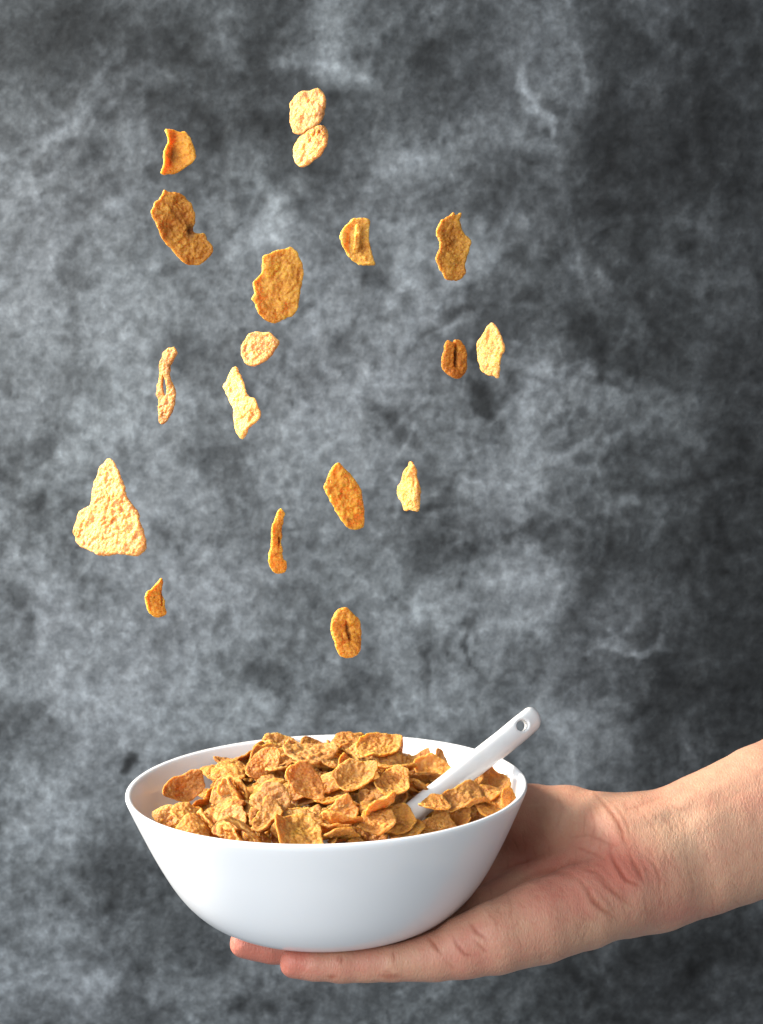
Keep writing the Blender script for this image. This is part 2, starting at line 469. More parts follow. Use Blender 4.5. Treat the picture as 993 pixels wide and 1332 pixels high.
def random_flake(name, seed, res=0.00044):
    rng = np.random.RandomState(seed)
    a = rng.uniform(0.0076, 0.0122)
    b = a * rng.uniform(0.66, 0.98)
    th = np.linspace(0, 2 * math.pi, 72, endpoint=False)
    k = rng.uniform(0, 6.28, 6)
    rr = 1 + 0.07 * np.sin(2 * th + k[0]) + 0.06 * np.sin(3 * th + k[1]) + 0.045 * np.sin(5 * th + k[2]) + 0.014 * np.sin(9 * th + k[3]) + 0.008 * np.sin(14 * th + k[4])
    out = np.stack([a * rr * np.cos(th), b * rr * np.sin(th)], 1)
    cup = rng.uniform(10, 42)
    fold = rng.uniform(0, 3.14)
    amt = rng.choice([0.0, 0.5, 1.0, 1.4])
    sgn = rng.choice([-1, 1])
    lip = rng.uniform(0, 1)

    def hf(X, Y):
        u = X * math.cos(fold) + Y * math.sin(fold)
        w = -X * math.sin(fold) + Y * math.cos(fold)
        h = cup * (X * X + Y * Y) * 0.9
        h = h + sgn * amt * 34 * u * u
        h = h + 0.0013 * lip * np.sin(u * 330 + k[5]) * np.exp(-(w / 0.008) ** 2)
        h = h + 0.4 * np.clip(np.hypot(X, Y) - 0.0085, 0, 1) * np.sin(3 * np.arctan2(Y, X) + k[1])
        return h - 0.0009
    return flake_mesh(name, out, seed, hf, res=res, thick=0.00058)

# ------------------------------------------------------------------ the bowl
BOWL_ROLL = math.radians(1.1)      # the bowl tips a little to the left

OUT = [(0, 0.0006), (20, 0.0006), (34, 0.0004), (40, 0.0), (46, 0.0010), (52.5, 0.0042), (58, 0.0085), (62.6, 0.0135), (66.8, 0.0195), (71.0, 0.0270), (75.4, 0.0360), (79.6, 0.0455), (83.0, 0.0535), (85.0, 0.0585), (85.6, 0.0603), (85.5, 0.0611), (85.0, 0.0615), (84.1, 0.0614), (83.2, 0.0608), (82.6, 0.0597)]
INN = [(81.7, 0.0573), (79.4, 0.0520), (77.0, 0.0452), (72.9, 0.0365), (68.5, 0.0280), (64.3, 0.0208), (60.0, 0.0150), (55.0, 0.0098), (49.5, 0.0062), (43, 0.0042), (34, 0.0036), (18, 0.0034), (0, 0.0034)]


OUT = [(r, z * 0.945) for r, z in OUT]
INN = [(r, z * 0.945) for r, z in INN]


def bowl_mesh(name="mixing_bowl", seg=160):
    prof = [(r / 1000.0, z) for r, z in OUT + INN]
    # refine the profile
    pr = np.array(prof)
    s = np.concatenate([[0], np.cumsum(np.hypot(*(pr[1:] - pr[:-1]).T))])
    fine = []
    for i in range(len(pr) - 1):
        n = max(1, int((s[i + 1] - s[i]) / 0.0022))
        p0 = pr[max(i - 1, 0)]; p1 = pr[i]; p2 = pr[i + 1]; p3 = pr[min(i + 2, len(pr) - 1)]
        for t in np.linspace(0, 1, n, endpoint=False):
            fine.append(0.5 * ((2 * p1) + (-p0 + p2) * t + (2 * p0 - 5 * p1 + 4 * p2 - p3) * t * t + (-p0 + 3 * p1 - 3 * p2 + p3) * t ** 3))
    fine.append(pr[-1])
    fine = np.array(fine)
    body = fine[1:-1]
    th = np.linspace(0, 2 * math.pi, seg, endpoint=False)
    v = np.stack([np.outer(body[:, 0], np.cos(th)), np.outer(body[:, 0], np.sin(th)), np.outer(body[:, 1], np.ones(seg))], -1).reshape(-1, 3)
    m = len(body)
    verts = [tuple(p) for p in v] + [(0, 0, fine[0, 1]), (0, 0, fine[-1, 1])]
    faces = []
    for i in range(m - 1):
        for j in range(seg):
            j2 = (j + 1) % seg
            faces.append((i * seg + j, i * seg + j2, (i + 1) * seg + j2, (i + 1) * seg + j))
    for j in range(seg):
        j2 = (j + 1) % seg
        faces.append((len(v), j2, j))
        faces.append((len(v) + 1, (m - 1) * seg + j, (m - 1) * seg + j2))
    me = bpy.data.meshes.new(name)
    me.from_pydata(verts, [], faces)
    me.update()
    me.polygons.foreach_set('use_smooth', np.ones(len(me.polygons), bool))
    return me


# ------------------------------------------------------------------ the spoon

def spoon_mesh(name="spoon", res=0.0006):
    """White spoon: flattened handle with a hanging hole, its bowl down among the flakes. World coordinates."""
    pts = [(516, 1076, 0.626, 5.0, 3.4), (548, 1048, 0.640, 4.7, 3.5), (590, 1016, 0.656, 5.0, 3.7), (625, 989, 0.670, 5.4, 3.8),
           (655, 966, 0.681, 5.6, 3.7), (678, 947, 0.689, 5.7, 3.4), (691, 936, 0.694, 5.5, 3.0)]
    C = np.array([P(a, b, c) for a, b, c, _, _ in pts])
    Wd = np.array([p[3] for p in pts]) / 1000
    Th = np.array([p[4] for p in pts]) / 1000
    # spoon bowl: continues down-left, hidden under the flakes
    d0 = (C[0] - C[1]); d0 /= np.linalg.norm(d0)
    b0 = C[0] + d0 * 0.012 + np.array([0, 0.004, -0.020])
    lo = np.minimum(C.min(0), b0 - 0.024) - 0.009
    hi = np.maximum(C.max(0), b0) + 0.010
    ax = [np.arange(lo[i], hi[i], res) for i in range(3)]
    X, Y, Z = np.meshgrid(*ax, indexing='ij')
    G = np.stack([X, Y, Z], -1).astype(np.float32)
    axis = C[-1] - C[0]
    axis /= np.linalg.norm(axis)
    view = ray(640, 985); view /= np.linalg.norm(view)
    wdir = np.cross(axis, view); wdir /= np.linalg.norm(wdir)
    ndir = np.cross(axis, wdir)
    # the broad face is turned up, so the hole is seen aslant
    a = math.radians(20)
    wd2 = wdir * math.cos(a) + ndir * math.sin(a)
    nd2 = np.cross(axis, wd2)
    F = np.full(X.shape, 1.0, np.float32)
    comp = 1.02
    for i in range(len(C) - 1):
        A, B = C[i], C[i + 1]
        e = B - A
        q = G - A
        t = np.clip((q @ e) / (e @ e), 0, 1)
        c = q - t[..., None] * e
        w = (Wd[i] + (Wd[i + 1] - Wd[i]) * t) * comp
        h = Th[i] + (Th[i + 1] - Th[i]) * t
        u = c @ wd2
        n_ = c @ nd2
        s_ = c @ axis
        k = np.sqrt((u / w) ** 2 + (n_ / h) ** 2 + (s_ / w) ** 2)
        F = np.minimum(F, ((k - 1) * h).astype(np.float32))
    # bowl of the spoon (shallow shell)
    q = G - b0
    u = q @ d0; w_ = q @ wd2; n_ = q @ nd2
    k = np.sqrt((u / 0.020) ** 2 + (w_ / 0.0145) ** 2 + (n_ / 0.006) ** 2)
    shell = np.maximum((k - 1) * 0.006, -(np.sqrt((u / 0.018) ** 2 + (w_ / 0.0127) ** 2 + ((n_ + 0.0028) / 0.006) ** 2) - 1) * 0.006)
    F = smin(F, shell.astype(np.float32), 0.002)
    hc = P(677.5, 944.5, 0.689)
    q = G - hc
    drill = nd2 * (1 if nd2 @ view > 0 else -1) * 0.35 + view * 0.65
    drill /= np.linalg.norm(drill)
    c = q - (q @ drill)[..., None] * drill
    rad = np.sqrt(((c @ wd2) / 0.0024) ** 2 + ((c @ axis) / 0.0029) ** 2)
    hole = (rad - 1) * 0.0028
    F = -smin(-F, hole.astype(np.float32), 0.0008)
    F[0], F[-1] = 1e-3, 1e-3
    F[:, 0], F[:, -1] = 1e-3, 1e-3
    F[:, :, 0], F[:, :, -1] = 1e-3, 1e-3
    v, qd = surface_nets(F, lo, res)
    return v, qd

# ------------------------------------------------------------------ bowl, spoon and the heap
def glaze(name, col, rough):
    mat = bpy.data.materials.new(name)
    nt, nd, lk, bsdf = nodes_of(mat)
    bsdf.inputs['Base Color'].default_value = (*col, 1)
    bsdf.inputs['Roughness'].default_value = rough
    bsdf.inputs['Coat Weight'].default_value = 0.6
    bsdf.inputs['Coat Roughness'].default_value = 0.08
    bsdf.inputs['Subsurface Weight'].default_value = 0.12
    bsdf.inputs['Subsurface Radius'].default_value = (1, .9, .8)
    bsdf.inputs['Subsurface Scale'].default_value = 0.003
    tc = N(nd, 'ShaderNodeTexCoord')
    nz = N(nd, 'ShaderNodeTexNoise'); nz.inputs['Scale'].default_value = 30; nz.inputs['Detail'].default_value = 3
    lk.new(tc.outputs['Object'], nz.inputs['Vector'])
    mr = N(nd, 'ShaderNodeMapRange'); mr.inputs[3].default_value = rough - 0.05; mr.inputs[4].default_value = rough + 0.08
    lk.new(nz.outputs[0], mr.inputs[0]); lk.new(mr.outputs[0], bsdf.inputs['Roughness'])
    bp = N(nd, 'ShaderNodeBump'); bp.inputs['Strength'].default_value = 0.06; bp.inputs['Distance'].default_value = 0.001
    lk.new(nz.outputs[0], bp.inputs['Height']); lk.new(bp.outputs[0], bsdf.inputs['Normal'])
    return mat


_b = obj("serving_bowl", bowl_mesh(), glaze("white_bowl_glaze", (0.86, 0.87, 0.875), 0.36),
         label="plain white flared bowl heaped with toasted flakes, resting on the hand", category="bowl")
_b.rotation_euler = (0, -BOWL_ROLL, 0)
_v, _q = spoon_mesh()
_s = obj("spoon", mesh_from("spoon", _v, _q), glaze("white_spoon_glaze", (0.87, 0.87, 0.86), 0.22),
         label="white spoon with a hole in its handle end, stuck in the flakes", category="spoon")
# ------------------------------------------------------------------ the hand and forearm
_bp = [(r / 1000.0, z) for r, z in OUT if z <= 0.0604]
BOWL_SOLID = np.array([(-0.02, 0.0)] + [(0.034, 0.0)] + _bp[3:] + [(0.086, 0.075), (-0.02, 0.075)])


def bowl_local(Gx, Gy, Gz):
    c, s = math.cos(-BOWL_ROLL), math.sin(-BOWL_ROLL)      # object rotation about Y by -roll
    lx = c * Gx - s * Gz
    lz = s * Gx + c * Gz
    return lx, Gy, lz


def build_hand(h=0.00150):
    K = []   # (list of (px, py, depth, radius mm), blend)
    L = np.array([0.05, 0.42, 0.88]); L /= np.linalg.norm(L)

    def B(px, py, d, r):
        return (P(px, py, d), r / 1000.0)
    arm = []
    for px, py, d, off, r in ((1330, 930, .745, 13, 28), (1150, 1000, .715, 12, 25.0), (993, 1066, .690, 11.5, 21.8), (915, 1098, .681, 11.5, 19.2), (853, 1120, .676, 11.5, 17.5), (812, 1126, .674, 12.0, 17.2)):
        c = P(px, py, d)
        arm.append((c + L * off / 1000, c - L * off / 1000, r / 1000))
    chains = []
    for side in (0, 1):
        chains.append(([(a[side], a[2]) for a in arm], 0.012))
    chains.append(([(0.5 * (a[0] + a[1]), a[2] * 1.0) for a in arm], 0.012))
    chains += [
        # thenar mound and thumb, going round the back of the bowl
        ([B(825, 1088, .683, 17.5), B(782, 1083, .690, 17.5), B(738, 1074, .698, 17.8), B(690, 1070, .706, 16.8), B(640, 1062, .725, 12.5)], 0.010),
        ([B(690, 1068, .708, 15.5), B(610, 1052, .742, 11.3), B(545, 1045, .757, 10.2), B(496, 1045, .763, 9.2), B(470, 1046, .763, 8.0)], 0.004),
        # hypothenar and little finger
        ([B(850, 1150, .666, 17.6), B(805, 1161, .658, 18.0), B(758, 1180, .650, 17.6), B(700, 1200, .641, 16.8), B(645, 1220, .634, 14.8), B(604, 1233, .632, 12.6)], 0.010),
        ([B(610, 1233, .632, 12.0), B(570, 1244, .630, 9.8), B(512, 1251.5, .628, 8.1), B(478, 1254, .628, 7.5), B(443, 1254.5, .627, 7.5), B(410, 1254, .627, 7.0), B(384, 1252.5, .627, 6.3)], 0.0022),
        # ring
        ([B(812, 1132, .674, 17), B(760, 1146, .676, 15.5), B(690, 1166, .678, 13.5), B(630, 1196, .660, 12.5)], 0.010),
        ([B(640, 1196, .660, 12.0), B(580, 1216, .656, 9.6), B(520, 1226, .655, 9.0), B(460, 1231, .655, 8.2), B(410, 1233, .655, 8.0), B(355, 1231, .655, 7.5), B(319, 1227.5, .655, 6.7)], 0.0020),
        # middle
        ([B(812, 1118, .682, 16.5), B(750, 1120, .698, 14.5), B(680, 1132, .708, 13.0), B(625, 1165, .690, 12.5)], 0.010),
        ([B(630, 1165, .690, 12.0), B(575, 1192, .686, 9.8), B(520, 1204, .684, 9.4), B(470, 1210, .684, 8.4), B(425, 1212, .684, 8.1), B(380, 1210, .684, 7.2)], 0.0020),
        # index
        ([B(812, 1106, .688, 16.0), B(750, 1100, .706, 15.0), B(690, 1105, .720, 13.0), B(640, 1130, .722, 12.0)], 0.010),
        ([B(645, 1132, .722, 11.5), B(590, 1160, .722, 9.6), B(540, 1176, .720, 9.2), B(490, 1184, .717, 8.3), B(450, 1188, .715, 8.0), B(415, 1188, .713, 7.1)], 0.0020),
    ]
    allp = np.array([p for c, _ in chains for p, _ in c])
    lo = allp.min(0) - 0.028
    hi = allp.max(0) + 0.028
    hi[0] = P(1300, 960, .74)[0]
    lo[0] = allp[:, 0].min() - 0.012
    ax = [np.arange(lo[i], hi[i], h) for i in range(3)]
    shp = [len(a) for a in ax]
    F = np.full(shp, 0.05, np.float32)
    for ch, k in chains:
        fc = None
        m = 0.022
        P0 = np.array([p for p, _ in ch]); R0 = max(r for _, r in ch)
        sl = []
        for i in range(3):
            a = np.searchsorted(ax[i], P0[:, i].min() - R0 - m)
            b = np.searchsorted(ax[i], P0[:, i].max() + R0 + m)
            sl.append(slice(max(a, 0), min(b, shp[i])))
        gx, gy, gz = np.meshgrid(*[ax[i][sl[i]].astype(np.float32) for i in range(3)], indexing='ij', sparse=True)
        for (A, ra), (Bp, rb) in zip(ch[:-1], ch[1:]):
            e = Bp - A
            t = ((gx - A[0]) * e[0] + (gy - A[1]) * e[1] + (gz - A[2]) * e[2]) / (e @ e)
            t = np.clip(t, 0, 1)
            f = np.sqrt((gx - A[0] - t * e[0]) ** 2 + (gy - A[1] - t * e[1]) ** 2 + (gz - A[2] - t * e[2]) ** 2) - (ra + (rb - ra) * t)
            fc = f if fc is None else smin(fc, f, 0.0015)
        F[tuple(sl)] = smin(F[tuple(sl)], fc, k)
    # the bowl presses into the skin: no part of the hand inside it
    bx = (slice(0, np.searchsorted(ax[0], 0.10)), slice(None), slice(None))
    gx, gy, gz = np.meshgrid(ax[0][bx[0]], ax[1], ax[2], indexing='ij')
    lx, ly, lz = bowl_local(gx, gy, gz)
    near = (F[bx] < 0.004)
    rr = np.hypot(lx, ly)[near]
    sd = poly_sd(rr, lz[near], BOWL_SOLID)
    sub = F[bx]
    v = sub[near]
    sub[near] = -smin(-v, (sd - 0.0001).astype(np.float32), 0.0015)
    F[bx] = sub
    F[0] = 1e-3; F[-1] = 1e-3
    F[:, 0] = 1e-3; F[:, -1] = 1e-3
    F[:, :, 0] = 1e-3; F[:, :, -1] = 1e-3
    v, q = surface_nets(F, lo, h)
    me = mesh_from("hand_coarse", v, q)
    tmp = obj("hand_coarse", me)
    sm = tmp.modifiers.new('s', 'SMOOTH'); sm.factor = 0.5; sm.iterations = 4
    md = tmp.modifiers.new('d', 'SUBSURF'); md.levels = 1; md.render_levels = 1
    dg = bpy.context.evaluated_depsgraph_get()
    ev = tmp.evaluated_get(dg)
    m2 = ev.to_mesh()
    nv = len(m2.vertices)
    co = np.empty(nv * 3); m2.vertices.foreach_get('co', co); co = co.reshape(-1, 3)
    no = np.empty(nv * 3); m2.vertices.foreach_get('normal', no); no = no.reshape(-1, 3)
    qf = np.empty(len(m2.loops), np.int32); m2.loops.foreach_get('vertex_index', qf); qf = qf.reshape(-1, 4)
    ev.to_mesh_clear()
    bpy.data.objects.remove(tmp)
    bpy.data.meshes.remove(me)
    U, V, D = proj(co)
    view = co - CAM
    view /= np.linalg.norm(view, axis=1)[:, None]
    face = np.clip(-(view * no).sum(1) * 3 + 0.3, 0, 1)       # the creases lie on the palm side
    n3 = [co[:, 0], co[:, 1], co[:, 2]]
    disp = 0.0007 * fbm([c * 45 for c in n3], 3, 5) + 0.00010 * fbm([c * 260 for c in n3], 3, 6)
    jx = 2.2 * fbm([c * 150 for c in n3], 3, 61)
    jy = 2.2 * fbm([c * 150 for c in n3], 3, 62)
    red = np.zeros(nv)
    dark = np.zeros(nv)

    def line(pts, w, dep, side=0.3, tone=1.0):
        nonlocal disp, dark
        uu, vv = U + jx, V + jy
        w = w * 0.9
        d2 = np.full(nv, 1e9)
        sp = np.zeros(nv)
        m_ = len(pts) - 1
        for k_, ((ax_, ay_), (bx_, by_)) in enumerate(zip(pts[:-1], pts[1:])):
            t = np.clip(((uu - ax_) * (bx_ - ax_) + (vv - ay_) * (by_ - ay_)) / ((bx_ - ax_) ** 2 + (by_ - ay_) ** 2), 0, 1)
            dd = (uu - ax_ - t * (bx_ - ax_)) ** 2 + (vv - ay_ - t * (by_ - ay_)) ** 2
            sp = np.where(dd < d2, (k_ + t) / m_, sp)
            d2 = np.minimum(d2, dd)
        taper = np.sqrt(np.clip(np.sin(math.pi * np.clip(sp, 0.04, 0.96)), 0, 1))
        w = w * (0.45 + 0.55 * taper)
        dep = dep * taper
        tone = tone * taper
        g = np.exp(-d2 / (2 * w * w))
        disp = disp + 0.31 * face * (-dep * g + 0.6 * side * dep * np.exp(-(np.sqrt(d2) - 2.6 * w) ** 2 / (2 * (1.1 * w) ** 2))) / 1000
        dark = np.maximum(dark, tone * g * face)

    def C3(*p):
        return [(600 + a * .3958, 950 + b * .3958) for a, b in p]
    # wrist folds and the heel of the hand
    line(C3((440, 205), (485, 255), (515, 305), (535, 350), (550, 385)), 2.6, 1.0, .5)
    line(C3((500, 235), (540, 300), (560, 370)), 2.0, .6, .4, .6)
    line(C3((490, 395), (510, 440), (545, 490), (595, 515)), 2.6, 1.1, .7)
    line(C3((555, 405), (580, 450), (605, 500)), 2.4, .9, .7, .8)
    line(C3((600, 410), (635, 440), (655, 490), (650, 530)), 2.2, .6, .5, .6)
    line(C3((395, 500), (430, 550), (465, 590), (500, 612)), 3.2, 1.0, .5, .9)
    line(C3((440, 480), (500, 530), (560, 580)), 2.4, .7, .5, .7)
    line(C3((380, 440), (450, 470), (520, 540), (560, 560)), 2.2, .55, .4, .6)
    line(C3((360, 350), (420, 345), (480, 370), (530, 385)), 2.0, .5, .4, .5)
    line(C3((370, 380), (430, 400), (480, 430)), 1.8, .45, .4, .5)
    line(C3((180, 510), (240, 475), (300, 462), (350, 470), (400, 500)), 3.6, .7, .3, .6)
    line(C3((320, 200), (330, 260), (310, 330)), 2.4, .3, .3, .3)
    line(C3((420, 240), (440, 320), (420, 380)), 1.8, .4, .4, .4)
    line(C3((380, 480), (420, 520), (425, 560)), 1.8, .5, .4, .5)
    line(C3((690, 245), (720, 262), (760, 258)), 2.2, .4, .4, .3)
    line(C3((540, 260), (600, 240), (660, 215)), 2.0, .3, .4, .4)
    # tendons under the wrist
    for pl, w, d in ((C3((560, 290), (700, 250), (993, 120)), 7, -1.3), (C3((570, 370), (720, 340), (993, 230)), 9, -.5), (C3((560, 330), (720, 290), (993, 175)), 5, .45)):
        line(pl, w, d, 0, 0)
    # little finger: joint folds
    def C4(*p):
        return [(280 + a * .4028, 1130 + b * .4028) for a, b in p]
    line(C4((822, 178), (845, 205), (885, 232)), 2.2, .8, .5)
    line(C4((770, 222), (785, 250), (808, 280), (830, 284)), 2.2, .9, .6)
    line(C4((690, 225), (712, 250), (736, 278)), 2.4, .9, .5)
    line(C4((842, 232), (868, 262), (880, 272)), 1.8, .6, .5, .7)
    line(C4((745, 300), (760, 310), (775, 330)), 1.6, .35, .4, .4)
    line(C4((570, 262), (576, 282), (576, 310)), 1.8, .6, .5, .8)
    line(C4((408, 275), (412, 292), (410, 315)), 2.0, .7, .5, .8)
    line(C4((398, 280), (400, 300)), 1.4, .4, .4, .5)
    line(C4((362, 348), (378, 352), (392, 348)), 2.2, .5, .4, .9)
    line(C4((535, 345), (560, 350), (600, 348)), 3.0, .5, .3, .8)
    line(C4((545, 332), (570, 338)), 1.6, .4, .3, .5)
    line(C4((940, 80), (960, 130), (950, 160)), 2.0, .4, .3, .4)
    line(C4((880, 130), (905, 165), (915, 200)), 1.8, .4, .4, .5)
    # fine fan of wrist lines
    rng = np.random.RandomState(5)
    for i in range(26):
        a = rng.uniform(0, 1)
        x0, y0 = 800 + 75 * a + rng.uniform(-8, 8), 1060 + rng.uniform(0, 110)
        ln = rng.uniform(14, 34)
        line([(x0, y0), (x0 + 4 + rng.uniform(-2, 5), y0 + ln * .5), (x0 + 12 + rng.uniform(-3, 6), y0 + ln)], 1.1, rng.uniform(.15, .32), .4, .25)
    for i in range(22):
        x0, y0 = rng.uniform(690, 800), rng.uniform(1100, 1215)
        ln = rng.uniform(12, 34)
        line([(x0, y0), (x0 + ln * .6, y0 + ln * .5)], 1.2, rng.uniform(.12, .30), .4, .22)

    def blob(cx, cy, rx, ry, s):
        nonlocal red
        red = red + 0.66 * s * np.exp(-((U - cx) / rx) ** 2 - ((V - cy) / ry) ** 2)
    blob(825, 1130, 42, 38, 1.0)
    blob(770, 1120, 50, 40, .55)
    blob(600, 1235, 60, 30, .6)
    blob(375, 1250, 40, 26, .95)
    blob(305, 1232, 40, 26, 1.1)
    blob(445, 1262, 40, 16, .45)
    blob(880, 1185, 70, 20, .35)
    blob(700, 1120, 50, 50, .45)
    blob(740, 1170, 70, 36, .3)
    blob(905, 1085, 70, 40, -.55)
    blob(730, 1040, 40, 22, -.05)
    red = red + 0.34 * fbm([c * 60 for c in n3], 4, 9) + 0.06 + 0.28 * np.clip((U - 560) / -300, 0, 1)
    for _t in range(160):                                 # faint short skin lines, denser at the wrist
        if rng.rand() < .6:
            x0, y0 = rng.normal(850, 55), rng.uniform(1040, 1200)
        else:
            x0, y0 = rng.uniform(620, 800), rng.uniform(1090, 1260)
        ln, a_ = rng.uniform(8, 26), rng.normal(1.25, .3)
        sel = (np.abs(U - x0) < 30) & (np.abs(V - y0) < 30)
        pu, pv = U[sel] + jx[sel] - x0, V[sel] + jy[sel] - y0
        s_ = pu * math.cos(a_) + pv * math.sin(a_)
        p_ = -pu * math.sin(a_) + pv * math.cos(a_)
        g_ = np.exp(-(s_ / (ln * .5)) ** 4 - (p_ / 1.0) ** 2)
        disp[sel] -= 0.00009 * g_ * face[sel]
        dark[sel] = np.maximum(dark[sel], .38 * g_ * face[sel])
    co = co + no * disp[:, None]
    me = mesh_from("hand", co, qf)
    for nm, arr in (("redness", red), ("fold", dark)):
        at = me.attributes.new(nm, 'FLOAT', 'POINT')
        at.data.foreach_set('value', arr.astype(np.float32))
    mat = bpy.data.materials.new("skin")
    nt, nd, lk, bsdf = nodes_of(mat)
    tc = N(nd, 'ShaderNodeTexCoord')
    a1 = N(nd, 'ShaderNodeAttribute', attribute_name="redness")
    a2 = N(nd, 'ShaderNodeAttribute', attribute_name="fold")
    nz = N(nd, 'ShaderNodeTexNoise'); nz.inputs['Scale'].default_value = 320; nz.inputs['Detail'].default_value = 8; nz.inputs['Roughness'].default_value = 0.7
    lk.new(tc.outputs['Object'], nz.inputs['Vector'])
    mm = N(nd, 'ShaderNodeMath', operation='MULTIPLY_ADD'); mm.inputs[1].default_value = 0.9; mm.inputs[2].default_value = -0.20
    lk.new(nz.outputs[0], mm.inputs[0])
    ad = N(nd, 'ShaderNodeMath', operation='ADD'); lk.new(a1.outputs['Fac'], ad.inputs[0]); lk.new(mm.outputs[0], ad.inputs[1])
    r = ramp(nd, [(0.0, (0.54, 0.325, 0.21)), (0.3, (0.52, 0.275, 0.18)), (0.7, (0.51, 0.22, 0.152)), (1.0, (0.50, 0.17, 0.118))])
    lk.new(ad.outputs[0], r.inputs[0])
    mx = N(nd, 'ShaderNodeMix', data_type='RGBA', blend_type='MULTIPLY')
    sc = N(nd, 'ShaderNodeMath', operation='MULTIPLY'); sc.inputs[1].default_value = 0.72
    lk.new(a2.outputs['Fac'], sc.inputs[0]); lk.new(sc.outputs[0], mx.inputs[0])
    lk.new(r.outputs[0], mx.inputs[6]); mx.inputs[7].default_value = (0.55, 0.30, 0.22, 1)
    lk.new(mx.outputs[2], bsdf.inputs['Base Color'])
    bsdf.subsurface_method = 'RANDOM_WALK'
    bsdf.inputs['Subsurface Weight'].default_value = 0.25
    bsdf.inputs['Subsurface Radius'].default_value = (1.0, 0.35, 0.18)
    bsdf.inputs['Subsurface Scale'].default_value = 0.0025
    bsdf.inputs['Roughness'].default_value = 0.50
    bsdf.inputs['Specular IOR Level'].default_value = 0.35
    vo = N(nd, 'ShaderNodeTexVoronoi', feature='DISTANCE_TO_EDGE'); vo.inputs['Scale'].default_value = 900
    wv = N(nd, 'ShaderNodeTexNoise'); wv.inputs['Scale'].default_value = 1100; wv.inputs['Detail'].default_value = 3
    mp = N(nd, 'ShaderNodeMapping'); mp.inputs['Scale'].default_value = (1.0, 0.5, 0.45)
    lk.new(tc.outputs['Object'], mp.inputs[0])
    lk.new(mp.outputs[0], vo.inputs['Vector']); lk.new(mp.outputs[0], wv.inputs['Vector'])
    b1 = N(nd, 'ShaderNodeBump'); b1.inputs['Strength'].default_value = 0.6; b1.inputs['Distance'].default_value = 0.0003
    b2 = N(nd, 'ShaderNodeBump'); b2.inputs['Strength'].default_value = 0.7; b2.inputs['Distance'].default_value = 0.0003
    lk.new(vo.outputs['Distance'], b1.inputs['Height']); lk.new(wv.outputs[0], b2.inputs['Height'])
    lk.new(b1.outputs[0], b2.inputs['Normal']); lk.new(b2.outputs[0], bsdf.inputs['Normal'])
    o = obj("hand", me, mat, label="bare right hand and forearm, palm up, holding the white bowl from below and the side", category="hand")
    return o


build_hand()

# ------------------------------------------------------------------ the flakes in the air
FLAKE = flake_material()

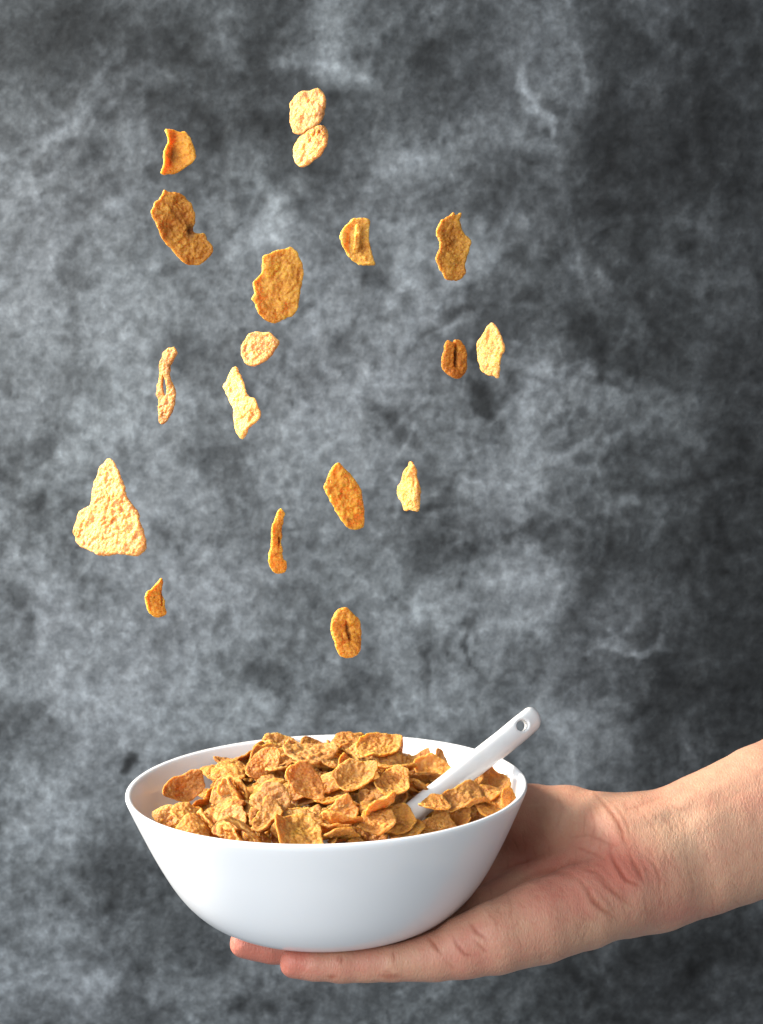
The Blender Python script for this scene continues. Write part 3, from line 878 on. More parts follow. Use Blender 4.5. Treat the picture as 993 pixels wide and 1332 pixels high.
# zoom origin (x, y), photo px per unit, depth, turn left deg, turn up deg, outline, folds (x1,y1,x2,y2,width,height mm), toasted spots and painted shade of pits and slits (x,y,rx,ry,strength), bend (about x, about y), tint, label
FALL = [
    ((200, 160, .08056), .640, -14, 8, [(190, 100), (330, 110), (400, 140), (500, 135), (545, 200), (600, 330), (650, 450), (655, 560), (610, 650), (500, 730), (380, 810), (280, 835), (110, 830), (100, 760), (140, 680), (140, 520), (180, 400), (220, 260), (185, 180)],
     [(330, 300, 300, 640, 80, -2.2), (190, 200, 130, 720, 60, 2.0), (560, 250, 600, 600, 60, 1.0)], [(330, 520, 90, 120, .6), (300, 180, 60, 90, .2)], (0, 35), (1.0, .80, .50), "small crumpled orange flake with a dark fold, above the kidney shaped one"),
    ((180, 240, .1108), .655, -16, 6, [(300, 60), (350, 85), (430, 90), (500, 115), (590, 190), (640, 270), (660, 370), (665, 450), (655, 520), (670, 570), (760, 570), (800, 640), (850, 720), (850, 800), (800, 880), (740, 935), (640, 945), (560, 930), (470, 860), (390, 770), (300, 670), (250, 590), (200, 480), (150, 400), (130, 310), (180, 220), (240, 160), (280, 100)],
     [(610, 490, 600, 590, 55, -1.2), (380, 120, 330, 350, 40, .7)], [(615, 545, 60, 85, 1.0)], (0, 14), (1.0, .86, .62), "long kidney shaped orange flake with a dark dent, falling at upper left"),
    ((360, 105, .0901), .660, 40, 16, [(590, 100), (640, 150), (680, 240), (685, 350), (660, 480), (600, 590), (500, 670), (420, 740), (350, 765), (250, 755), (230, 700), (190, 660), (165, 560), (160, 450), (180, 330), (230, 240), (300, 180), (380, 130), (480, 130)],
     [(230, 300, 215, 600, 35, -1.0), (430, 170, 480, 260, 35, -.8), (640, 300, 600, 560, 40, 1.2)], [(215, 450, 28, 160, .45), (440, 190, 50, 40, .35), (640, 450, 40, 120, .4)], (0, -16), (1.06, 1.06, 1.05), "pale oval flake with a rough face, topmost of all in the air"),
    ((360, 105, .0901), .672, 44, 14, [(620, 640), (680, 670), (715, 740), (710, 850), (660, 980), (600, 1080), (500, 1160), (420, 1220), (340, 1245), (270, 1190), (225, 1100), (215, 990), (250, 900), (320, 820), (400, 760), (500, 690)],
     [(290, 1000, 300, 1120, 30, -.8), (500, 880, 520, 960, 30, -.6)], [(285, 1060, 30, 60, .4), (395, 1130, 25, 25, .4)], (0, -12), (1.06, 1.06, 1.02), "smaller pale oval flake touching the underside of the topmost flake"),
    ((320, 310, .0906), .645, -12, 4, [(640, 115), (700, 160), (760, 240), (800, 340), (825, 450), (820, 600), (790, 720), (770, 850), (745, 980), (680, 1100), (560, 1160), (450, 1210), (380, 1220), (280, 1190), (220, 1130), (160, 1050), (110, 940), (75, 880), (105, 780), (100, 640), (150, 580), (220, 490), (225, 360), (240, 250), (350, 210), (450, 165), (560, 145)],
     [(170, 640, 260, 500, 40, -.9), (330, 640, 400, 760, 50, .5)], [(460, 570, 14, 14, .6), (480, 870, 14, 14, .5)], (5, 10), (1.0, .88, .66), "large flat orange flake with an angular top and a bumpy face"),
    ((435, 275, .0604), .650, -2, 10, [(560, 135), (750, 165), (760, 300), (750, 500), (765, 700), (810, 880), (860, 1050), (860, 1160), (700, 1165), (550, 1160), (420, 1080), (310, 980), (220, 840), (140, 660), (130, 560), (170, 400), (250, 280), (360, 165), (460, 135)],
     [(520, 380, 470, 780, 55, 2.4), (380, 400, 330, 860, 80, -1.8), (640, 420, 650, 760, 70, -.9), (200, 380, 180, 620, 50, .8)], [(330, 900, 60, 80, .25)], (0, 10), (1.03, .96, .80), "small half moon flake with its edge folded over"),
    ((555, 270, .0751), .665, -14, 2, [(460, 80), (500, 130), (590, 80), (610, 120), (580, 220), (610, 340), (680, 460), (750, 550), (765, 620), (740, 720), (700, 880), (670, 1000), (675, 1100), (630, 1190), (560, 1250), (430, 1270), (330, 1230), (270, 1150), (200, 1030), (160, 920), (160, 820), (215, 690), (190, 560), (165, 430), (190, 310), (260, 230), (370, 140)],
     [(470, 480, 500, 600, 60, -1.0), (240, 600, 330, 720, 50, .6), (400, 700, 420, 1050, 60, .8)], [(490, 560, 50, 60, .5)], (0, 22), (1.0, .86, .58), "waisted amber flake with two small horns on top, at upper right"),
    ((565, 410, .1007), .650, -22, 0, [(180, 318), (240, 355), (270, 320), (330, 330), (400, 410), (430, 520), (435, 640), (410, 740), (350, 800), (290, 820), (220, 800), (150, 740), (105, 660), (110, 560), (125, 460), (130, 380)],
     [(275, 400, 280, 660, 26, -2.6)], [(278, 540, 24, 120, 1.0)], (0, -20), (.92, .62, .34), "small dark brown coffee bean shaped flake with a lengthwise slit"),
    ((565, 410, .1007), .640, 42, 8, [(725, 90), (790, 140), (850, 230), (880, 320), (900, 400), (885, 480), (860, 510), (850, 640), (835, 720), (830, 800), (800, 825), (730, 780), (650, 745), (600, 670), (560, 620), (540, 520), (535, 450), (555, 340), (620, 260), (670, 170)],
     [(620, 620, 680, 700, 30, -.5)], [(820, 270, 50, 20, .3)], (0, -8), (1.06, 1.05, .98), "pale pointed flake beside the dark bean shaped one"),
    ((285, 420, .1201), .640, 30, 20, [(400, 95), (480, 100), (560, 110), (620, 160), (640, 200), (600, 280), (550, 370), (490, 430), (400, 470), (330, 470), (270, 420), (235, 340), (235, 250), (280, 180), (330, 120)],
     [(290, 260, 330, 400, 26, -.9), (380, 150, 540, 145, 22, -.7)], [(320, 390, 40, 30, .5), (385, 145, 30, 22, .5), (285, 290, 24, 60, .3), (530, 140, 20, 14, .4)], (12, -12), (1.02, .96, .88), "small round tan flake with a darker rim, under the large angular one"),
    ((285, 420, .1201), .630, 44, 16, [(195, 480), (225, 550), (270, 620), (300, 720), (330, 790), (380, 810), (420, 880), (430, 970), (400, 1070), (340, 1140), (290, 1210), (240, 1250), (190, 1200), (165, 1090), (160, 1000), (165, 940), (120, 870), (80, 760), (55, 690), (75, 600), (120, 530)],
     [(290, 820, 300, 1120, 50, .8), (400, 900, 380, 1060, 40, -.6)], [(370, 960, 60, 110, .35)], (0, -4), (1.10, 1.12, .98), "bright S shaped flake below the small round tan one"),
    ((190, 440, .0901), .650, 44, 6, [(400, 110), (435, 180), (410, 280), (360, 370), (355, 480), (370, 600), (405, 730), (410, 860), (385, 1000), (350, 1110), (290, 1210), (240, 1250), (190, 1220), (190, 1100), (190, 1000), (205, 950), (180, 870), (150, 750), (150, 700), (175, 560), (200, 420), (240, 290), (230, 210), (310, 150)],
     [], [(340, 440, 18, 70, .5), (310, 1150, 30, 60, .3)], (0, -14), (1.08, 1.06, 1.0), "narrow pale flake with a hole through its middle"),
    ((85, 590, .1108), .625, 42, 12, [(515, 60), (570, 100), (610, 180), (650, 270), (690, 400), (730, 500), (790, 620), (850, 760), (890, 940), (910, 1040), (890, 1130), (810, 1200), (700, 1190), (600, 1175), (480, 1205), (400, 1200), (320, 1150), (190, 1105), (110, 1040), (70, 950), (50, 870), (90, 760), (130, 680), (230, 620), (290, 580), (310, 440), (350, 300), (390, 170), (440, 100)],
     [(180, 720, 260, 670, 30, -1.0), (420, 500, 400, 700, 40, -.6), (620, 1080, 720, 1060, 40, -.8), (520, 1130, 560, 1000, 25, -.5)], [(200, 700, 50, 20, .4), (690, 1090, 50, 40, .3)], (0, -6), (1.05, 1.02, .94), "largest flake of all, pale and triangular, far left"),
    ((415, 595, .0751), .640, -24, -2, [(330, 85), (400, 130), (490, 210), (570, 300), (650, 420), (730, 540), (765, 680), (800, 830), (820, 1000), (820, 1110), (770, 1210), (660, 1245), (540, 1225), (440, 1160), (370, 1060), (290, 920), (210, 770), (140, 640), (108, 520), (130, 400), (190, 270), (240, 150)],
     [(480, 1060, 560, 1170, 40, -1.0)], [(500, 1070, 40, 30, .5)], (0, -16), (1.04, .88, .52), "glowing orange lozenge flake with a pale left edge, in the middle"),
    ((500, 590, .0676), .690, 45, 4, [(490, 165), (560, 170), (610, 250), (600, 420), (640, 560), (665, 750), (650, 950), (620, 1100), (540, 1095), (490, 1080), (370, 1100), (340, 980), (260, 880), (180, 780), (200, 690), (280, 560), (350, 420), (430, 310)],
     [], [(640, 850, 30, 220, .3)], (0, -26), (1.04, 1.05, .86), "small pale kite shaped flake right of the glowing lozenge"),
    ((335, 655, .0751), .660, -22, 0, [(405, 95), (455, 150), (460, 280), (440, 420), (420, 600), (425, 760), (440, 930), (500, 1000), (520, 1100), (470, 1180), (390, 1220), (300, 1200), (220, 1120), (180, 1020), (190, 900), (220, 740), (230, 580), (245, 430), (260, 360), (310, 270), (350, 160)],
     [(370, 600, 370, 740, 26, -1.6)], [(372, 640, 26, 80, .85)], (0, 20), (1.0, .82, .46), "slim club shaped amber flake, thicker at its foot"),
    ((180, 745, .0526), .655, -16, 4, [(565, 130), (600, 240), (590, 370), (600, 520), (650, 700), (690, 880), (710, 960), (670, 1040), (560, 1100), (480, 1115), (380, 1100), (280, 1010), (200, 880), (165, 720), (150, 590), (190, 490), (280, 410), (400, 300), (480, 230)],
     [(570, 480, 580, 800, 36, -1.4), (250, 600, 300, 950, 40, -.8)], [(575, 600, 28, 170, .55), (370, 620, 30, 22, .6)], (0, 20), (1.02, .86, .48), "tiny orange claw shaped flake below the large triangle"),
    ((420, 780, .0638), .655, -18, 0, [(450, 155), (530, 180), (630, 270), (720, 380), (780, 500), (810, 680), (810, 860), (790, 1020), (720, 1120), (600, 1180), (480, 1190), (380, 1150), (300, 1050), (250, 930), (210, 800), (180, 640), (180, 480), (220, 340), (300, 220), (380, 165)],
     [(470, 450, 560, 800, 40, -2.4)], [(500, 590, 46, 90, .85), (550, 730, 36, 90, .85)], (0, -16), (.96, .76, .46), "oval brown flake with a dark central pit, lowest one in the air"),
]


def build_falling():
    for k, ((x0, y0, s), d, yaw, pit, outl, folds, toast_shade_spots, bend, tint, label) in enumerate(FALL):
        O = np.array([(x0 + a * s, y0 + b * s) for a, b in outl])
        c = 0.5 * (O.min(0) + O.max(0))
        C = P(c[0], c[1], d)
        to = -ray(c[0], c[1]); to /= np.linalg.norm(to)
        if yaw < 12:
            yaw += 2
            tint = (tint[0] * 0.92, tint[1] * 0.81, tint[2] * 0.44)  # turned from the window: amber backlight glow painted into the tint
        else:
            tint = (tint[0] * 0.92, tint[1] * 0.735, tint[2] * 0.60)  # turned to the window: lit cream tone painted into the tint
        a, b = math.radians(yaw), math.radians(pit)
        # turn the face away from the lens: yaw to the left, pitch upward
        r0 = np.cross([0, 0, 1.0], to); r0 /= np.linalg.norm(r0)
        u0 = np.cross(to, r0)
        n = to * math.cos(a) * math.cos(b) - r0 * math.sin(a) * math.cos(b) + u0 * math.sin(b)
        e1 = np.cross([0, 0, 1.0], n); e1 /= np.linalg.norm(e1)
        e2 = np.cross(n, e1)

        def toplane(p):
            p = np.asarray(p, float)
            r = FWD + np.outer((p[:, 0] - W0 / 2) / FPX, RIGHT) - np.outer((p[:, 1] - H0 / 2) / FPX, UP)
            t = ((C - CAM) @ n) / (r @ n)
            q = CAM + r * t[:, None] - C
            return np.stack([q @ e1, q @ e2], 1)
        out = smooth_poly(toplane(O), 150)
        cc = out.mean(0)
        fl = []
        for (x1, y1, x2, y2, w, hgt) in folds:
            pp = toplane([(x0 + x1 * s, y0 + y1 * s), (x0 + x2 * s, y0 + y2 * s)])
            fl.append((pp[0], pp[1], w * s * d / FPX, hgt / 1000 * (0.4 if yaw > 35 else 0.85)))

        def hf(X, Y):
            H = 0.5 * bend[1] * (X - cc[0]) ** 2 * 2 + 0.5 * bend[0] * (Y - cc[1]) ** 2 * 2
            for p, q, w, hgt in fl:
                e = q - p
                t = np.clip(((X - p[0]) * e[0] + (Y - p[1]) * e[1]) / (e @ e), 0, 1)
                d2 = (X - p[0] - t * e[0]) ** 2 + (Y - p[1] - t * e[1]) ** 2
                H = H + hgt * np.exp(-d2 / (2 * w * w))
            return H
        holes = []
        if "hole through" in label:
            holes = [smooth_poly(toplane([(x0 + a_ * s, y0 + b_ * s) for a_, b_ in [(270, 535), (285, 600), (300, 700), (290, 790), (265, 830), (245, 770), (235, 680), (240, 590)]]), 60)]
        big = np.ptp(out, axis=0).max()
        me = flake_mesh("falling_flake", out, 900 + 13 * k, hf, holes, thick=0.00085, res=0.00036, bump=1.0 if big > .02 else 0.75)
        co = np.empty(len(me.vertices) * 3); me.vertices.foreach_get('co', co); co = co.reshape(-1, 3)
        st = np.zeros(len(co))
        for sx, sy, rx, ry, am in toast_shade_spots:
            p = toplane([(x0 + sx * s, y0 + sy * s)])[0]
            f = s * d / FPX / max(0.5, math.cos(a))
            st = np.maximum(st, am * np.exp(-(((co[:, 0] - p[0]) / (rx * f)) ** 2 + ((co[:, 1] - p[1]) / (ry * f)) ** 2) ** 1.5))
        at = me.attributes.new("toast_and_shade", 'FLOAT', 'POINT'); at.data.foreach_set('value', st.astype(np.float32))
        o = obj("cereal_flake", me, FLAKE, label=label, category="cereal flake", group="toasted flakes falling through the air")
        M = Matrix(((e1[0], e2[0], n[0], C[0]), (e1[1], e2[1], n[1], C[1]), (e1[2], e2[2], n[2], C[2]), (0, 0, 0, 1)))
        o.matrix_world = M
        o.color = (*[min(t, 1.25) for t in tint], 1)


